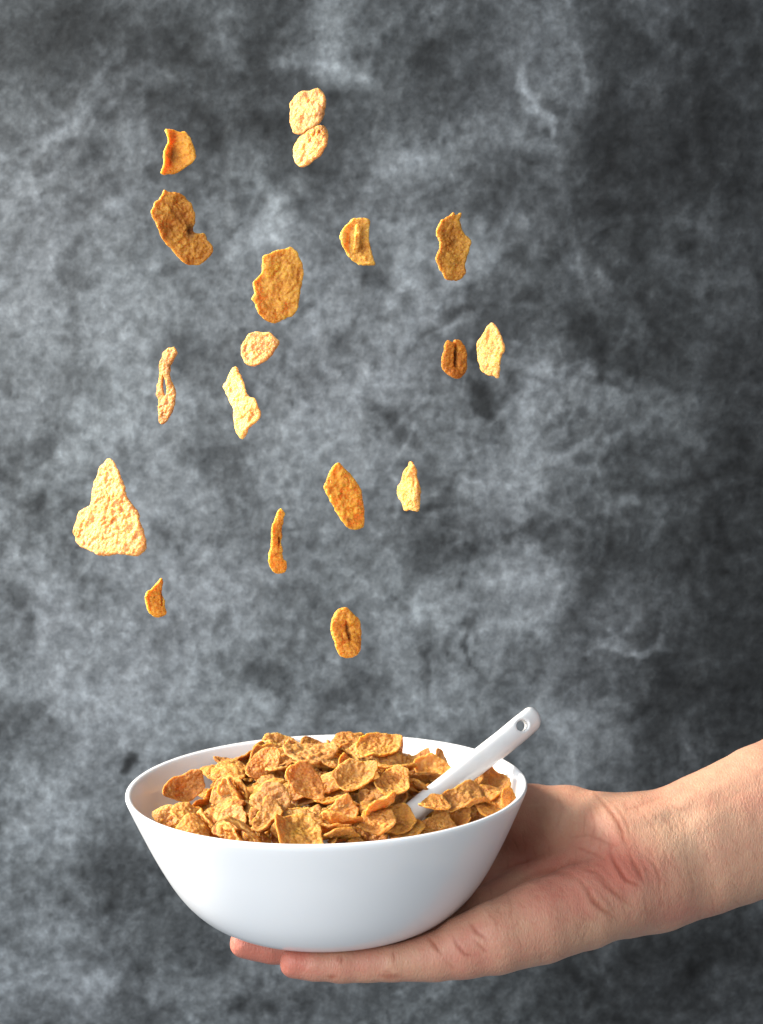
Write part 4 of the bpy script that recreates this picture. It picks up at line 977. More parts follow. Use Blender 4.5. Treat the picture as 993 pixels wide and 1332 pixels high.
build_falling()
HEAP = [(0, -0.0384, 0.0019, 0.0488, 0.914, -0.077, -0.192, 0.349), (1, -0.0067, 0.0447, 0.0464, 0.82, -0.064, -0.13, -0.553), (2, -0.0179, -0.0025, 0.0515, 0.695, 0.041, -0.001, 0.718), (3, 0.0005, -0.0111, 0.0545, 0.295, -0.105, -0.2, 0.928), (4, -0.0226, -0.0688, 0.0394, 0.083, 0.398, 0.774, -0.485), (5, -0.0142, -0.0587, 0.0392, 0.209, -0.974, -0.068, -0.053), (6, 0.0051, -0.0623, 0.0389, 0.191, -0.885, 0.422, 0.039), (7, -0.0629, -0.003, 0.0399, 0.393, -0.21, -0.186, 0.876), (8, 0.0508, 0.0133, 0.0447, 0.548, 0.134, 0.202, 0.801), (9, 0.0386, -0.0487, 0.0384, 0.008, 0.714, -0.672, -0.199), (10, 0.0046, -0.0381, 0.0484, 0.987, 0.156, -0.014, -0.022), (11, 0.014, 0.0659, 0.0425, 0.111, 0.089, -0.559, -0.817), (12, 0.0669, 0.0254, 0.042, 0.212, -0.864, 0.201, -0.41), (13, -0.0074, -0.0723, 0.0435, 0.499, 0.829, -0.233, 0.096), (14, 0.0383, -0.0043, 0.0538, 0.768, 0.05, -0.442, -0.461), (15, -0.0309, -0.0166, 0.0496, 0.694, 0.137, -0.005, -0.707), (16, -0.0541, 0.0113, 0.0435, 0.98, -0.036, -0.18, 0.081), (17, 0.0249, -0.0154, 0.0527, 0.917, -0.041, -0.202, -0.342), (18, 0.0474, 0.008, 0.052, 0.115, -0.748, 0.58, 0.3), (19, -0.0126, -0.0427, 0.0462, 0.161, -0.741, 0.648, 0.062), (20, 0.0278, -0.0073, 0.0554, 0.245, 0.719, -0.605, 0.239), (21, 0.0283, -0.0623, 0.04, 0.857, -0.168, 0.038, 0.485), (22, 0.0281, 0.062, 0.0376, 0.057, -0.997, 0.054, 0.001), (23, -0.0056, 0.0654, 0.0388, 0.109, -0.057, -0.226, -0.966), (0, 0.0491, 0.0201, 0.0468, 0.253, -0.152, -0.271, -0.916), (1, 0.011, -0.0018, 0.0543, 0.78, -0.121, -0.03, -0.613), (2, 0.0034, -0.058, 0.0429, 0.451, 0.079, -0.035, -0.889), (3, -0.0, 0.0201, 0.0541, 0.017, 0.172, 0.108, 0.979), (4, -0.0713, -0.0033, 0.0392, 0.212, 0.65, -0.397, -0.612), (5, 0.012, -0.02, 0.0519, 0.766, 0.201, -0.066, 0.607), (6, 0.061, -0.0208, 0.0377, 0.132, -0.769, -0.612, 0.129), (7, 0.0444, 0.0537, 0.0401, 0.25, -0.706, 0.661, 0.035), (8, -0.0504, -0.0297, 0.0404, 0.02, -0.243, -0.94, -0.238), (9, -0.075, 0.0077, 0.0399, 0.002, 0.852, -0.079, -0.517), (10, -0.0617, 0.0146, 0.0434, 0.862, -0.233, -0.237, 0.382), (11, 0.0197, -0.0586, 0.043, 0.726, 0.367, -0.031, 0.581), (12, 0.0004, 0.0672, 0.0438, 0.734, -0.413, -0.124, -0.525), (13, -0.0526, 0.0289, 0.0418, 0.762, 0.061, -0.383, -0.519), (14, 0.0157, -0.0293, 0.05, 0.771, 0.301, -0.06, 0.558), (15, -0.0513, -0.0382, 0.0412, 0.769, 0.249, 0.127, -0.576), (16, 0.038, -0.0582, 0.0436, 0.028, -0.223, 0.969, -0.1), (17, -0.0452, 0.0402, 0.0432, 0.922, -0.383, -0.035, 0.053), (18, 0.0294, 0.0032, 0.054, 0.175, 0.632, 0.726, -0.209), (19, 0.0103, 0.0168, 0.0552, 0.118, -0.926, -0.286, 0.216), (20, -0.0318, -0.0323, 0.0469, 0.944, 0.225, -0.046, -0.237), (21, -0.0422, 0.0158, 0.0459, 0.175, 0.349, 0.912, 0.129), (22, 0.0081, -0.046, 0.0486, 0.067, -0.657, 0.75, -0.048), (23, -0.0435, -0.0519, 0.0463, 0.023, -0.887, -0.424, 0.182), (0, -0.067, 0.0006, 0.0456, 0.785, 0.26, 0.075, 0.557), (1, -0.001, 0.0701, 0.0487, 0.398, -0.356, -0.386, -0.752), (2, -0.0442, -0.0518, 0.041, 0.982, -0.085, 0.076, 0.148), (3, 0.0186, -0.0496, 0.0515, 0.114, 0.227, -0.006, -0.967), (4, -0.0697, 0.0168, 0.0393, 0.408, 0.581, -0.601, -0.367), (5, -0.0319, 0.066, 0.0401, 0.515, 0.09, 0.442, -0.729), (6, 0.0309, -0.0186, 0.0535, 0.679, 0.021, -0.481, -0.554), (7, 0.0251, 0.0271, 0.049, 0.327, -0.139, 0.068, -0.932), (8, -0.0337, -0.0438, 0.0448, 0.77, 0.49, -0.1, -0.396), (9, 0.0537, -0.0472, 0.0437, 0.44, 0.026, -0.523, -0.729), (10, 0.0279, 0.0287, 0.0518, 0.806, -0.063, 0.027, -0.588), (11, 0.039, 0.061, 0.0483, 0.92, 0.197, -0.323, 0.105), (12, -0.0284, -0.0638, 0.0415, 0.06, 0.214, 0.927, -0.303), (13, -0.0271, 0.0525, 0.0409, 0.991, -0.062, -0.043, -0.111), (14, -0.0336, 0.0235, 0.0475, 0.165, 0.973, 0.156, 0.032), (15, -0.0156, 0.0365, 0.0495, 0.793, 0.09, -0.167, -0.579), (16, 0.0133, 0.055, 0.0415, 0.136, 0.985, 0.106, -0.025), (17, -0.0259, -0.0569, 0.0442, 0.097, 0.047, 0.367, 0.924), (18, 0.0216, 0.0544, 0.0452, 0.1, 0.129, 0.048, 0.985), (19, 0.049, 0.0239, 0.0516, 0.152, 0.048, -0.982, 0.098), (20, -0.0615, -0.0179, 0.0443, 0.317, -0.22, -0.555, 0.737), (21, -0.0679, 0.0197, 0.0454, 0.716, -0.03, 0.164, -0.678), (22, 0.0292, 0.0423, 0.0471, 0.928, 0.121, 0.133, 0.325), (23, -0.046, -0.0177, 0.0457, 0.016, 0.204, -0.002, -0.979), (0, -0.0039, -0.0691, 0.0426, 0.551, 0.747, -0.362, 0.086), (1, 0.0404, 0.0339, 0.0438, 0.719, 0.043, 0.234, 0.652), (2, -0.0126, 0.02, 0.0535, 0.003, -0.788, -0.613, 0.052), (3, -0.0703, -0.0197, 0.0408, 0.61, -0.494, 0.552, -0.282), (4, -0.0491, 0.0542, 0.0392, 0.523, -0.619, -0.585, -0.032), (5, -0.0189, -0.0231, 0.0509, 0.037, 0.009, 0.141, -0.989), (6, 0.0045, 0.0326, 0.049, 0.094, 0.484, -0.857, 0.151), (7, 0.028, -0.0393, 0.0563, 0.8, 0.186, -0.233, 0.52), (8, -0.0315, 0.0566, 0.0461, 0.211, -0.755, 0.579, -0.225), (9, -0.0031, -0.0247, 0.0522, 0.989, 0.137, -0.019, 0.049), (10, 0.0332, 0.0146, 0.052, 0.427, 0.021, 0.335, 0.839), (11, -0.0268, 0.0159, 0.0509, 0.147, 0.457, -0.875, -0.056), (12, -0.0217, 0.0692, 0.0425, 0.443, 0.483, -0.227, 0.72), (13, -0.0607, 0.0018, 0.047, 0.722, 0.083, 0.187, -0.661), (14, -0.0227, 0.0551, 0.0452, 0.145, 0.98, -0.123, 0.059), (15, 0.0251, -0.063, 0.0454, 0.037, -0.718, 0.693, -0.049), (16, 0.001, -0.0611, 0.0482, 0.921, -0.169, -0.056, 0.348), (17, -0.0635, -0.0358, 0.0404, 0.315, 0.456, 0.417, 0.721), (18, -0.0066, -0.0607, 0.0512, 0.822, -0.103, -0.087, -0.554), (19, 0.0104, 0.0423, 0.0484, 0.901, -0.222, 0.071, -0.367), (20, 0.045, 0.0299, 0.0475, 0.952, -0.128, 0.222, 0.166), (21, 0.0238, 0.0032, 0.0591, 0.377, 0.691, 0.607, 0.106), (22, 0.0636, 0.0366, 0.0547, 0.542, 0.177, -0.755, 0.323), (23, -0.0636, -0.0242, 0.0443, 0.437, 0.661, -0.082, -0.605), (0, 0.0309, 0.0608, 0.0513, 0.261, -0.6, 0.751, -0.084), (1, -0.0511, -0.0095, 0.0483, 0.974, -0.022, -0.09, 0.206), (2, 0.0588, 0.0341, 0.0432, 0.126, -0.842, 0.44, -0.284), (3, 0.0694, -0.0131, 0.0411, 0.141, -0.723, 0.58, -0.347), (4, -0.0572, -0.0391, 0.0454, 0.11, 0.255, -0.929, -0.244), (5, -0.0178, -0.0631, 0.0453, 0.061, 0.635, -0.675, 0.371), (6, 0.0171, -0.0342, 0.052, 0.934, 0.216, 0.167, -0.231), (8, -0.0598, 0.0358, 0.0397, 0.42, 0.725, 0.521, -0.162), (9, 0.0055, -0.0591, 0.0565, 0.801, -0.134, -0.136, -0.567), (10, -0.0039, 0.0046, 0.0535, 0.536, 0.027, 0.008, 0.844), (11, -0.0524, 0.0473, 0.0427, 0.105, -0.319, 0.681, 0.651), (12, 0.0143, 0.0091, 0.058, 0.486, 0.261, 0.105, 0.827), (13, 0.0128, 0.0636, 0.0513, 0.638, 0.101, 0.023, -0.763), (14, -0.0561, -0.047, 0.0472, 0.778, -0.624, -0.077, -0.003), (15, -0.0419, 0.0564, 0.0409, 0.201, 0.419, -0.816, -0.343), (16, -0.0378, -0.0468, 0.0508, 0.655, -0.478, 0.146, -0.566), (17, 0.0001, 0.0756, 0.0528, 0.516, -0.64, 0.527, 0.215), (18, 0.029, 0.0173, 0.0567, 0.108, 0.103, 0.222, 0.963), (20, -0.0555, -0.0261, 0.0516, 0.29, -0.414, -0.863, 0.022), (21, 0.042, 0.0499, 0.0445, 0.5, -0.811, -0.264, -0.151), (22, 0.0513, 0.0448, 0.0436, 0.184, -0.935, -0.301, -0.032), (23, 0.0713, 0.0105, 0.0445, 0.482, -0.321, 0.815, -0.02), (0, 0.0629, -0.0353, 0.043, 0.711, -0.085, -0.555, -0.423), (1, 0.0361, 0.0612, 0.0501, 0.166, 0.468, 0.82, 0.284), (2, -0.0202, -0.0434, 0.048, 0.634, 0.062, -0.121, 0.761), (3, -0.0255, 0.0136, 0.0568, 0.081, 0.588, 0.804, -0.038), (4, -0.0689, 0.0233, 0.0503, 0.063, -0.83, -0.549, -0.084), (5, -0.0121, 0.0129, 0.0561, 0.05, -0.215, 0.969, 0.11), (6, -0.0082, -0.0419, 0.0525, 0.025, 0.834, 0.514, -0.201), (7, -0.0661, 0.027, 0.0431, 0.162, 0.218, -0.535, 0.8), (8, -0.0123, 0.0662, 0.0499, 0.621, 0.338, -0.379, 0.597), (9, -0.01, 0.0082, 0.0593, 0.963, 0.211, 0.008, 0.17), (10, -0.0382, 0.0341, 0.0453, 0.031, 0.119, -0.257, -0.959), (11, 0.0377, 0.0028, 0.0613, 0.138, -0.05, -0.381, -0.913), (12, 0.0023, -0.0008, 0.06, 0.597, -0.028, -0.019, -0.801), (13, -0.0125, -0.0543, 0.0536, 0.966, -0.105, 0.118, 0.205), (15, 0.0013, -0.0306, 0.0521, 0.116, -0.754, 0.645, 0.055), (16, -0.0018, 0.0299, 0.0546, 0.914, -0.184, -0.007, -0.362), (17, -0.0075, 0.0595, 0.0474, 0.071, 0.096, -0.359, 0.925), (18, -0.0097, -0.067, 0.059, 0.688, 0.046, 0.234, -0.686), (19, 0.0222, -0.021, 0.059, 0.878, 0.199, -0.073, -0.43), (20, 0.0437, 0.0477, 0.0502, 0.95, 0.205, -0.065, 0.226), (21, -0.0564, 0.0281, 0.0513, 0.082, -0.088, 0.988, 0.094), (22, 0.0089, 0.0517, 0.0555, 0.961, 0.191, -0.125, 0.157), (23, 0.0368, 0.0399, 0.0521, 0.027, -0.998, 0.052, -0.034), (0, 0.0164, -0.0456, 0.0563, 0.462, -0.197, -0.014, 0.865), (1, 0.0571, 0.0445, 0.0541, 0.499, 0.373, 0.394, 0.675), (2, -0.0068, 0.0223, 0.0612, 0.197, -0.1, -0.103, -0.97), (3, -0.0564, 0.05, 0.0473, 0.853, 0.434, 0.285, 0.06), (4, -0.0481, 0.0039, 0.05, 0.944, -0.149, -0.068, -0.285), (5, -0.0529, 0.0016, 0.0532, 0.138, 0.981, 0.069, 0.119), (6, -0.064, -0.0053, 0.0506, 0.804, 0.348, -0.147, -0.458), (7, 0.0507, -0.038, 0.0409, 0.026, -0.262, 0.965, -0.014), (8, -0.0531, 0.0297, 0.0488, 0.879, -0.175, 0.012, 0.443), (9, 0.0135, 0.0731, 0.0426, 0.033, -0.206, -0.776, -0.595), (10, -0.037, 0.0519, 0.0474, 0.175, -0.757, 0.608, -0.164), (11, -0.0276, -0.0102, 0.0546, 0.712, 0.119, -0.037, -0.692), (12, 0.0591, -0.0251, 0.0437, 0.115, -0.926, -0.308, 0.186), (13, -0.0508, 0.0422, 0.053, 0.123, -0.979, 0.093, 0.132), (14, -0.0105, 0.0508, 0.0537, 0.307, -0.927, 0.19, 0.105), (15, -0.0196, 0.0375, 0.0512, 0.139, 0.209, -0.012, -0.968), (16, -0.0194, 0.0298, 0.0545, 0.025, 0.224, 0.972, -0.062), (17, -0.0252, -0.0367, 0.0563, 0.175, 0.76, -0.62, -0.083), (18, -0.0446, -0.0569, 0.0553, 0.888, -0.186, 0.185, 0.378), (19, -0.0349, 0.0332, 0.0501, 0.551, -0.059, -0.099, -0.826), (21, -0.0151, -0.0688, 0.0461, 0.437, 0.476, 0.755, -0.109), (22, -0.0025, 0.0548, 0.053, 0.864, 0.331, -0.042, 0.377), (23, -0.0337, -0.0562, 0.0579, 0.299, 0.083, -0.935, 0.172), (0, 0.0074, 0.0652, 0.0586, 0.988, -0.004, 0.092, 0.127), (1, 0.0413, -0.0426, 0.0447, 0.997, 0.072, 0.008, -0.03), (2, -0.0104, -0.0365, 0.0554, 0.997, -0.028, 0.067, -0.003), (3, 0.0181, 0.0391, 0.0562, 0.03, 0.065, 0.883, 0.464), (4, 0.0564, 0.0343, 0.0486, 0.418, -0.056, 0.234, 0.876), (5, 0.0011, -0.0169, 0.0591, 0.091, -0.034, -0.032, 0.995), (6, -0.03, 0.0635, 0.0475, 0.418, 0.323, 0.097, -0.843), (7, 0.0303, 0.0477, 0.0553, 0.309, -0.173, -0.022, 0.935), (8, 0.0002, 0.052, 0.0561, 0.019, 0.159, -0.972, -0.17), (9, 0.0086, 0.0638, 0.0613, 0.108, -0.152, -0.976, -0.112), (10, 0.0042, -0.0538, 0.0576, 0.044, -0.004, 0.222, 0.974), (11, 0.0266, 0.0644, 0.053, 0.315, -0.628, 0.658, -0.271), (12, -0.023, -0.0681, 0.0522, 0.143, 0.233, -0.127, -0.953), (13, 0.0212, -0.0379, 0.0608, 0.691, 0.185, -0.306, -0.628), (14, 0.0651, 0.0474, 0.0612, 0.984, 0.089, -0.107, -0.109), (15, -0.0346, 0.0586, 0.051, 0.024, 0.606, 0.795, -0.027), (16, 0.0223, 0.0513, 0.0551, 0.348, 0.578, 0.656, 0.338), (17, 0.0336, 0.0338, 0.0569, 0.623, 0.098, 0.065, -0.773), (18, 0.0122, 0.0002, 0.0645, 0.523, -0.114, 0.142, -0.833), (19, -0.0086, 0.0378, 0.0564, 0.265, -0.169, -0.063, -0.947), (20, 0.0109, 0.0492, 0.0585, 0.787, 0.329, -0.088, 0.515), (21, 0.0604, 0.0337, 0.0597, 0.74, 0.506, -0.307, 0.32), (22, -0.0359, -0.063, 0.0487, 0.322, 0.585, -0.739, 0.093), (0, 0.0282, 0.0034, 0.0666, 0.985, -0.142, 0.02, 0.097), (1, -0.0369, 0.046, 0.0539, 0.864, 0.1, -0.042, 0.492), (2, 0.0403, 0.0534, 0.0568, 0.093, -0.072, -0.095, -0.988), (3, 0.0473, 0.0273, 0.0577, 0.164, -0.041, 0.183, -0.969), (4, -0.0673, 0.036, 0.0514, 0.038, -0.415, 0.804, 0.424), (5, -0.0528, -0.0079, 0.0509, 0.089, -0.782, 0.613, -0.064), (6, -0.0444, 0.0373, 0.0558, 0.704, 0.098, 0.103, -0.696), (7, 0.0064, -0.0385, 0.056, 0.573, -0.087, -0.232, 0.781), (8, -0.019, 0.0517, 0.0503, 0.066, -0.496, 0.84, 0.21), (9, 0.0382, 0.013, 0.0626, 0.993, -0.028, 0.021, -0.115), (10, 0.05, 0.0413, 0.0555, 0.085, -0.803, 0.246, 0.536), (11, -0.0297, 0.0645, 0.0562, 0.922, -0.028, 0.137, -0.362), (12, 0.0187, 0.0748, 0.0592, 0.524, 0.113, -0.069, 0.842), (13, -0.0759, 0.0098, 0.0507, 0.478, -0.193, -0.838, 0.179), (14, -0.0472, 0.0103, 0.0528, 0.328, 0.88, 0.306, -0.159), (15, -0.0148, -0.0765, 0.0515, 0.76, -0.585, -0.033, -0.279), (16, 0.0333, 0.0162, 0.0666, 0.874, -0.177, 0.021, 0.452), (17, -0.0746, -0.0305, 0.0589, 0.602, 0.196, 0.048, 0.773), (18, -0.0688, -0.0086, 0.0535, 0.969, 0.004, -0.192, -0.156), (19, -0.0269, 0.0448, 0.0574, 0.076, -0.14, 0.273, -0.949), (20, -0.0447, 0.0562, 0.0563, 0.335, 0.051, -0.162, -0.927), (21, 0.0525, 0.0565, 0.0517, 0.078, -0.663, -0.492, -0.56), (22, 0.001, -0.0383, 0.0574, 0.029, 0.951, -0.301, -0.071), (23, -0.0215, -0.0194, 0.0574, 0.161, -0.232, -0.945, 0.163), (1, -0.0407, -0.009, 0.0575, 0.537, 0.556, -0.634, -0.017), (2, 0.0121, -0.0743, 0.0443, 0.588, -0.252, -0.505, -0.579), (4, -0.0616, 0.0404, 0.0469, 0.117, -0.441, 0.639, 0.62), (5, 0.0071, -0.0269, 0.0578, 0.145, 0.94, 0.303, -0.055), (6, 0.0119, -0.0641, 0.0479, 0.449, -0.768, -0.44, 0.123), (8, -0.0187, 0.0691, 0.0457, 0.022, 0.427, -0.715, -0.553), (10, -0.0409, 0.068, 0.0498, 0.547, -0.67, -0.498, -0.06), (11, -0.0218, 0.077, 0.0557, 0.055, -0.044, -0.961, -0.266), (12, 0.0457, -0.0267, 0.0478, 0.465, -0.573, -0.67, 0.079), (13, -0.0515, 0.0147, 0.0536, 0.077, 0.032, -0.516, -0.852), (14, 0.0063, -0.0512, 0.0594, 0.163, 0.037, 0.26, 0.951), (18, -0.0231, 0.0674, 0.0586, 0.925, 0.048, 0.211, -0.314), (21, -0.025, -0.0261, 0.056, 0.867, -0.207, -0.03, -0.452), (22, -0.0094, 0.0657, 0.0574, 0.078, -0.65, -0.744, -0.131), (0, -0.042, -0.0667, 0.0497, 0.417, 0.834, 0.079, -0.352), (1, 0.0484, 0.0174, 0.0651, 0.281, -0.085, 0.337, 0.895), (3, 0.0557, -0.0127, 0.045, 0.078, 0.104, 0.273, -0.953), (4, -0.0557, -0.0147, 0.0573, 0.023, 0.218, -0.009, 0.976), (5, -0.0481, 0.0566, 0.0515, 0.985, -0.136, 0.063, 0.086), (6, 0.0036, 0.036, 0.0563, 0.158, 0.791, -0.588, -0.059), (7, -0.0382, -0.0219, 0.0516, 0.254, 0.006, 0.948, 0.189), (8, -0.0473, -0.0386, 0.047, 0.917, 0.251, 0.159, 0.267), (9, -0.0474, 0.018, 0.0559, 0.402, 0.839, 0.355, -0.088), (10, -0.0098, -0.0486, 0.0595, 0.099, 0.05, -0.101, 0.989), (12, -0.0083, -0.0257, 0.0595, 0.712, -0.149, 0.248, 0.64), (14, 0.0338, -0.0535, 0.0483, 0.067, 0.474, -0.871, 0.112), (15, 0.0448, 0.0308, 0.0629, 0.976, -0.112, -0.001, 0.188), (16, -0.0429, -0.0196, 0.0543, 0.167, 0.143, 0.959, 0.181), (17, 0.0068, 0.0402, 0.0605, 0.32, 0.019, 0.053, -0.946), (21, -0.0222, 0.0167, 0.0601, 0.236, 0.869, 0.396, -0.18), (22, 0.067, 0.001, 0.0432, 0.143, -0.326, -0.359, 0.863), (23, -0.0385, -0.0045, 0.0581, 0.454, 0.699, -0.534, -0.145), (0, -0.0259, 0.0289, 0.0578, 0.151, 0.2, -0.016, -0.968), (2, 0.0442, -0.0391, 0.049, 0.527, 0.078, 0.121, -0.838), (3, -0.059, 0.0245, 0.056, 0.791, -0.194, -0.133, 0.564), (4, 0.0295, 0.0474, 0.0613, 0.301, 0.448, -0.248, -0.804), (5, 0.0005, -0.0103, 0.0633, 0.132, 0.304, 0.924, 0.19), (6, 0.0152, 0.027, 0.0575, 0.815, 0.08, 0.205, 0.536), (7, -0.0303, 0.0282, 0.0581, 0.105, -0.837, 0.527, -0.104), (8, -0.011, -0.0099, 0.0562, 0.043, -0.369, -0.901, -0.222), (9, 0.0387, -0.0683, 0.0528, 0.235, 0.76, -0.39, 0.464), (10, -0.023, 0.0414, 0.059, 0.853, 0.357, 0.004, 0.381), (11, 0.0327, -0.0118, 0.0646, 0.96, -0.141, 0.084, -0.226), (12, -0.0375, -0.0353, 0.0568, 0.166, 0.232, -0.013, -0.958), (13, -0.0734, 0.0121, 0.0547, 0.138, -0.297, -0.012, -0.945), (14, -0.0727, 0.0235, 0.0564, 0.89, -0.071, 0.137, 0.428), (15, -0.0466, 0.031, 0.0555, 0.136, -0.818, 0.556, 0.05), (17, 0.0585, 0.0256, 0.0655, 0.027, 0.32, -0.458, -0.829), (18, 0.0423, 0.0484, 0.0649, 0.324, -0.751, -0.565, 0.107), (19, -0.0683, -0.0294, 0.0516, 0.34, 0.397, 0.757, 0.392), (21, -0.0295, -0.0477, 0.0499, 0.164, 0.291, 0.74, 0.584), (22, 0.0567, -0.0024, 0.0419, 0.302, -0.833, -0.448, 0.121), (0, -0.0729, -0.0044, 0.0553, 0.244, -0.089, 0.961, -0.094), (1, -0.0563, 0.0476, 0.0586, 0.011, -0.965, 0.235, -0.113), (2, 0.0238, 0.0349, 0.0606, 0.433, -0.005, -0.301, 0.849), (3, -0.023, -0.0495, 0.0592, 0.621, 0.212, 0.017, -0.754), (4, -0.0535, -0.0402, 0.0519, 0.328, -0.886, 0.267, 0.191), (5, -0.013, -0.0027, 0.0575, 0.133, 0.162, -0.159, 0.965), (6, 0.0205, 0.0279, 0.0633, 0.913, 0.174, 0.16, -0.333), (7, 0.0261, 0.0252, 0.0633, 0.119, -0.874, 0.394, 0.258), (8, 0.022, -0.0647, 0.0487, 0.07, -0.997, 0.039, -0.024), (9, -0.0004, 0.0179, 0.0649, 0.029, -0.816, -0.564, 0.122), (10, -0.0128, -0.0115, 0.0603, 0.082, 0.11, 0.973, 0.185), (11, 0.01, 0.0253, 0.0632, 0.189, -0.535, -0.783, 0.253), (14, -0.0375, 0.0774, 0.0604, 0.115, -0.166, 0.367, 0.908), (15, -0.0467, -0.031, 0.0523, 0.164, 0.305, 0.178, 0.921), (16, -0.0275, -0.0008, 0.0588, 0.114, 0.098, 0.988, 0.044)]

# px, py, height above the bowl's foot (mm), turn left, turn up, spin (deg), flake form, size, tint, label
LAID = [
    (240, 1024, 58, -8, 14, 10, 3, 1.02, (.84, .66, .44), "dark toasted round flake standing against the bowl's inner left wall"),
    (289, 1030, 58, 30, 22, 100, 5, .95, (.92, .84, .62), "olive tan flake standing just right of the dark round one in the bowl"),
    (217, 1060, 54, 16, 40, 40, 7, .78, (1.05, 1.0, .95), "pale rough flake lying along the bowl's front left rim"),
    (404, 976, 71, -5, 66, 8, 9, 1.32, (1.0, .92, .78), "long flat flake on the very top of the heap"),
    (343, 990, 66, 10, 30, 60, 11, .90, (.98, .84, .66), "upright flake just left of the long topmost one in the heap"),
    (493, 974, 69, 0, 52, 200, 2, 1.00, (1.0, .92, .60), "yellowish flake at the back of the heap beside the topmost one"),
    (352, 1038, 66, 14, 34, 20, 6, 1.10, (1.05, .96, .80), "bright broad flake facing out, left of the middle of the heap"),
    (398, 1016, 69, -12, 26, 130, 0, 1.00, (.94, .78, .56), "reddish brown cupped flake near the middle of the heap"),
    (462, 1010, 70, 10, 44, 10, 12, 1.10, (1.0, .94, .66), "curled yellow flake in the middle of the heap, above its centre"),
    (512, 1018, 68, 4, 50, 70, 1, .95, (1.02, .92, .62), "yellow rimmed flake left of the spoon handle"),
    (563, 1003, 64, 0, 36, 150, 4, 1.18, (.98, .86, .60), "wide tan flake behind the spoon handle"),
    (635, 1030, 61, -6, 56, 30, 8, .95, (.98, .84, .62), "brown flake between the spoon handle and the right rim"),
    (662, 1038, 61, -40, 10, 80, 10, .60, (.96, .80, .52), "small flake on edge at the right end of the heap"),
    (376, 1078, 54, 8, 40, 55, 8, 1.05, (1.0, .86, .68), "tan flake leaning up at the front rim, left of centre"),
    (300, 1070, 56, 34, 36, 45, 14, 1.00, (1.06, .98, .86), "pale folded flake at the front left of the heap"),
    (492, 1066, 60, 10, 60, 120, 15, 1.10, (1.0, .88, .66), "flake lying over the buried end of the spoon"),
    (440, 1062, 58, -6, 48, 30, 3, 1.05, (.98, .84, .62), "broad flake left of the spoon's buried end"),
    (528, 1078, 54, 4, 50, 77, 6, 1.10, (1.02, .92, .60), "yellow flake at the front rim below the spoon"),
    (588, 1066, 54, -6, 52, 10, 12, 1.0, (1.0, .88, .66), "flake at the front rim, right of the spoon's buried end"),
    (566, 1044, 62, -10, 66, 60, 9, .75, (.98, .84, .60), "small flake lapping over the lower spoon handle"),
    (608, 1010, 60, -4, 34, 250, 16, 1.05, (.98, .86, .62), "brown flake just behind the middle of the spoon handle"),
    (640, 1014, 58, -14, 30, 300, 17, .95, (.94, .80, .56), "darker flake behind the right half of the heap, below the spoon handle"),
    (606, 1038, 61, -4, 68, 20, 18, 1.05, (1.0, .88, .66), "flat flake lying level right of the spoon handle"),
    (640, 1050, 57, -8, 58, 90, 19, .95, (1.0, .90, .64), "flake near the front right rim, under the flat level one"),
    (618, 1060, 53, 2, 46, 150, 20, .95, (1.06, .98, .84), "pale flake at the front right rim of the bowl"),
    (536, 992, 64, 8, 44, 30, 21, 1.10, (.96, .82, .58), "tan flake between the yellowish back flake and the spoon handle"),
    (484, 1084, 53, -4, 44, 60, 23, 1.0, (.98, .84, .62), "small flake low at the front rim, in the middle"),
]
DROP = set()
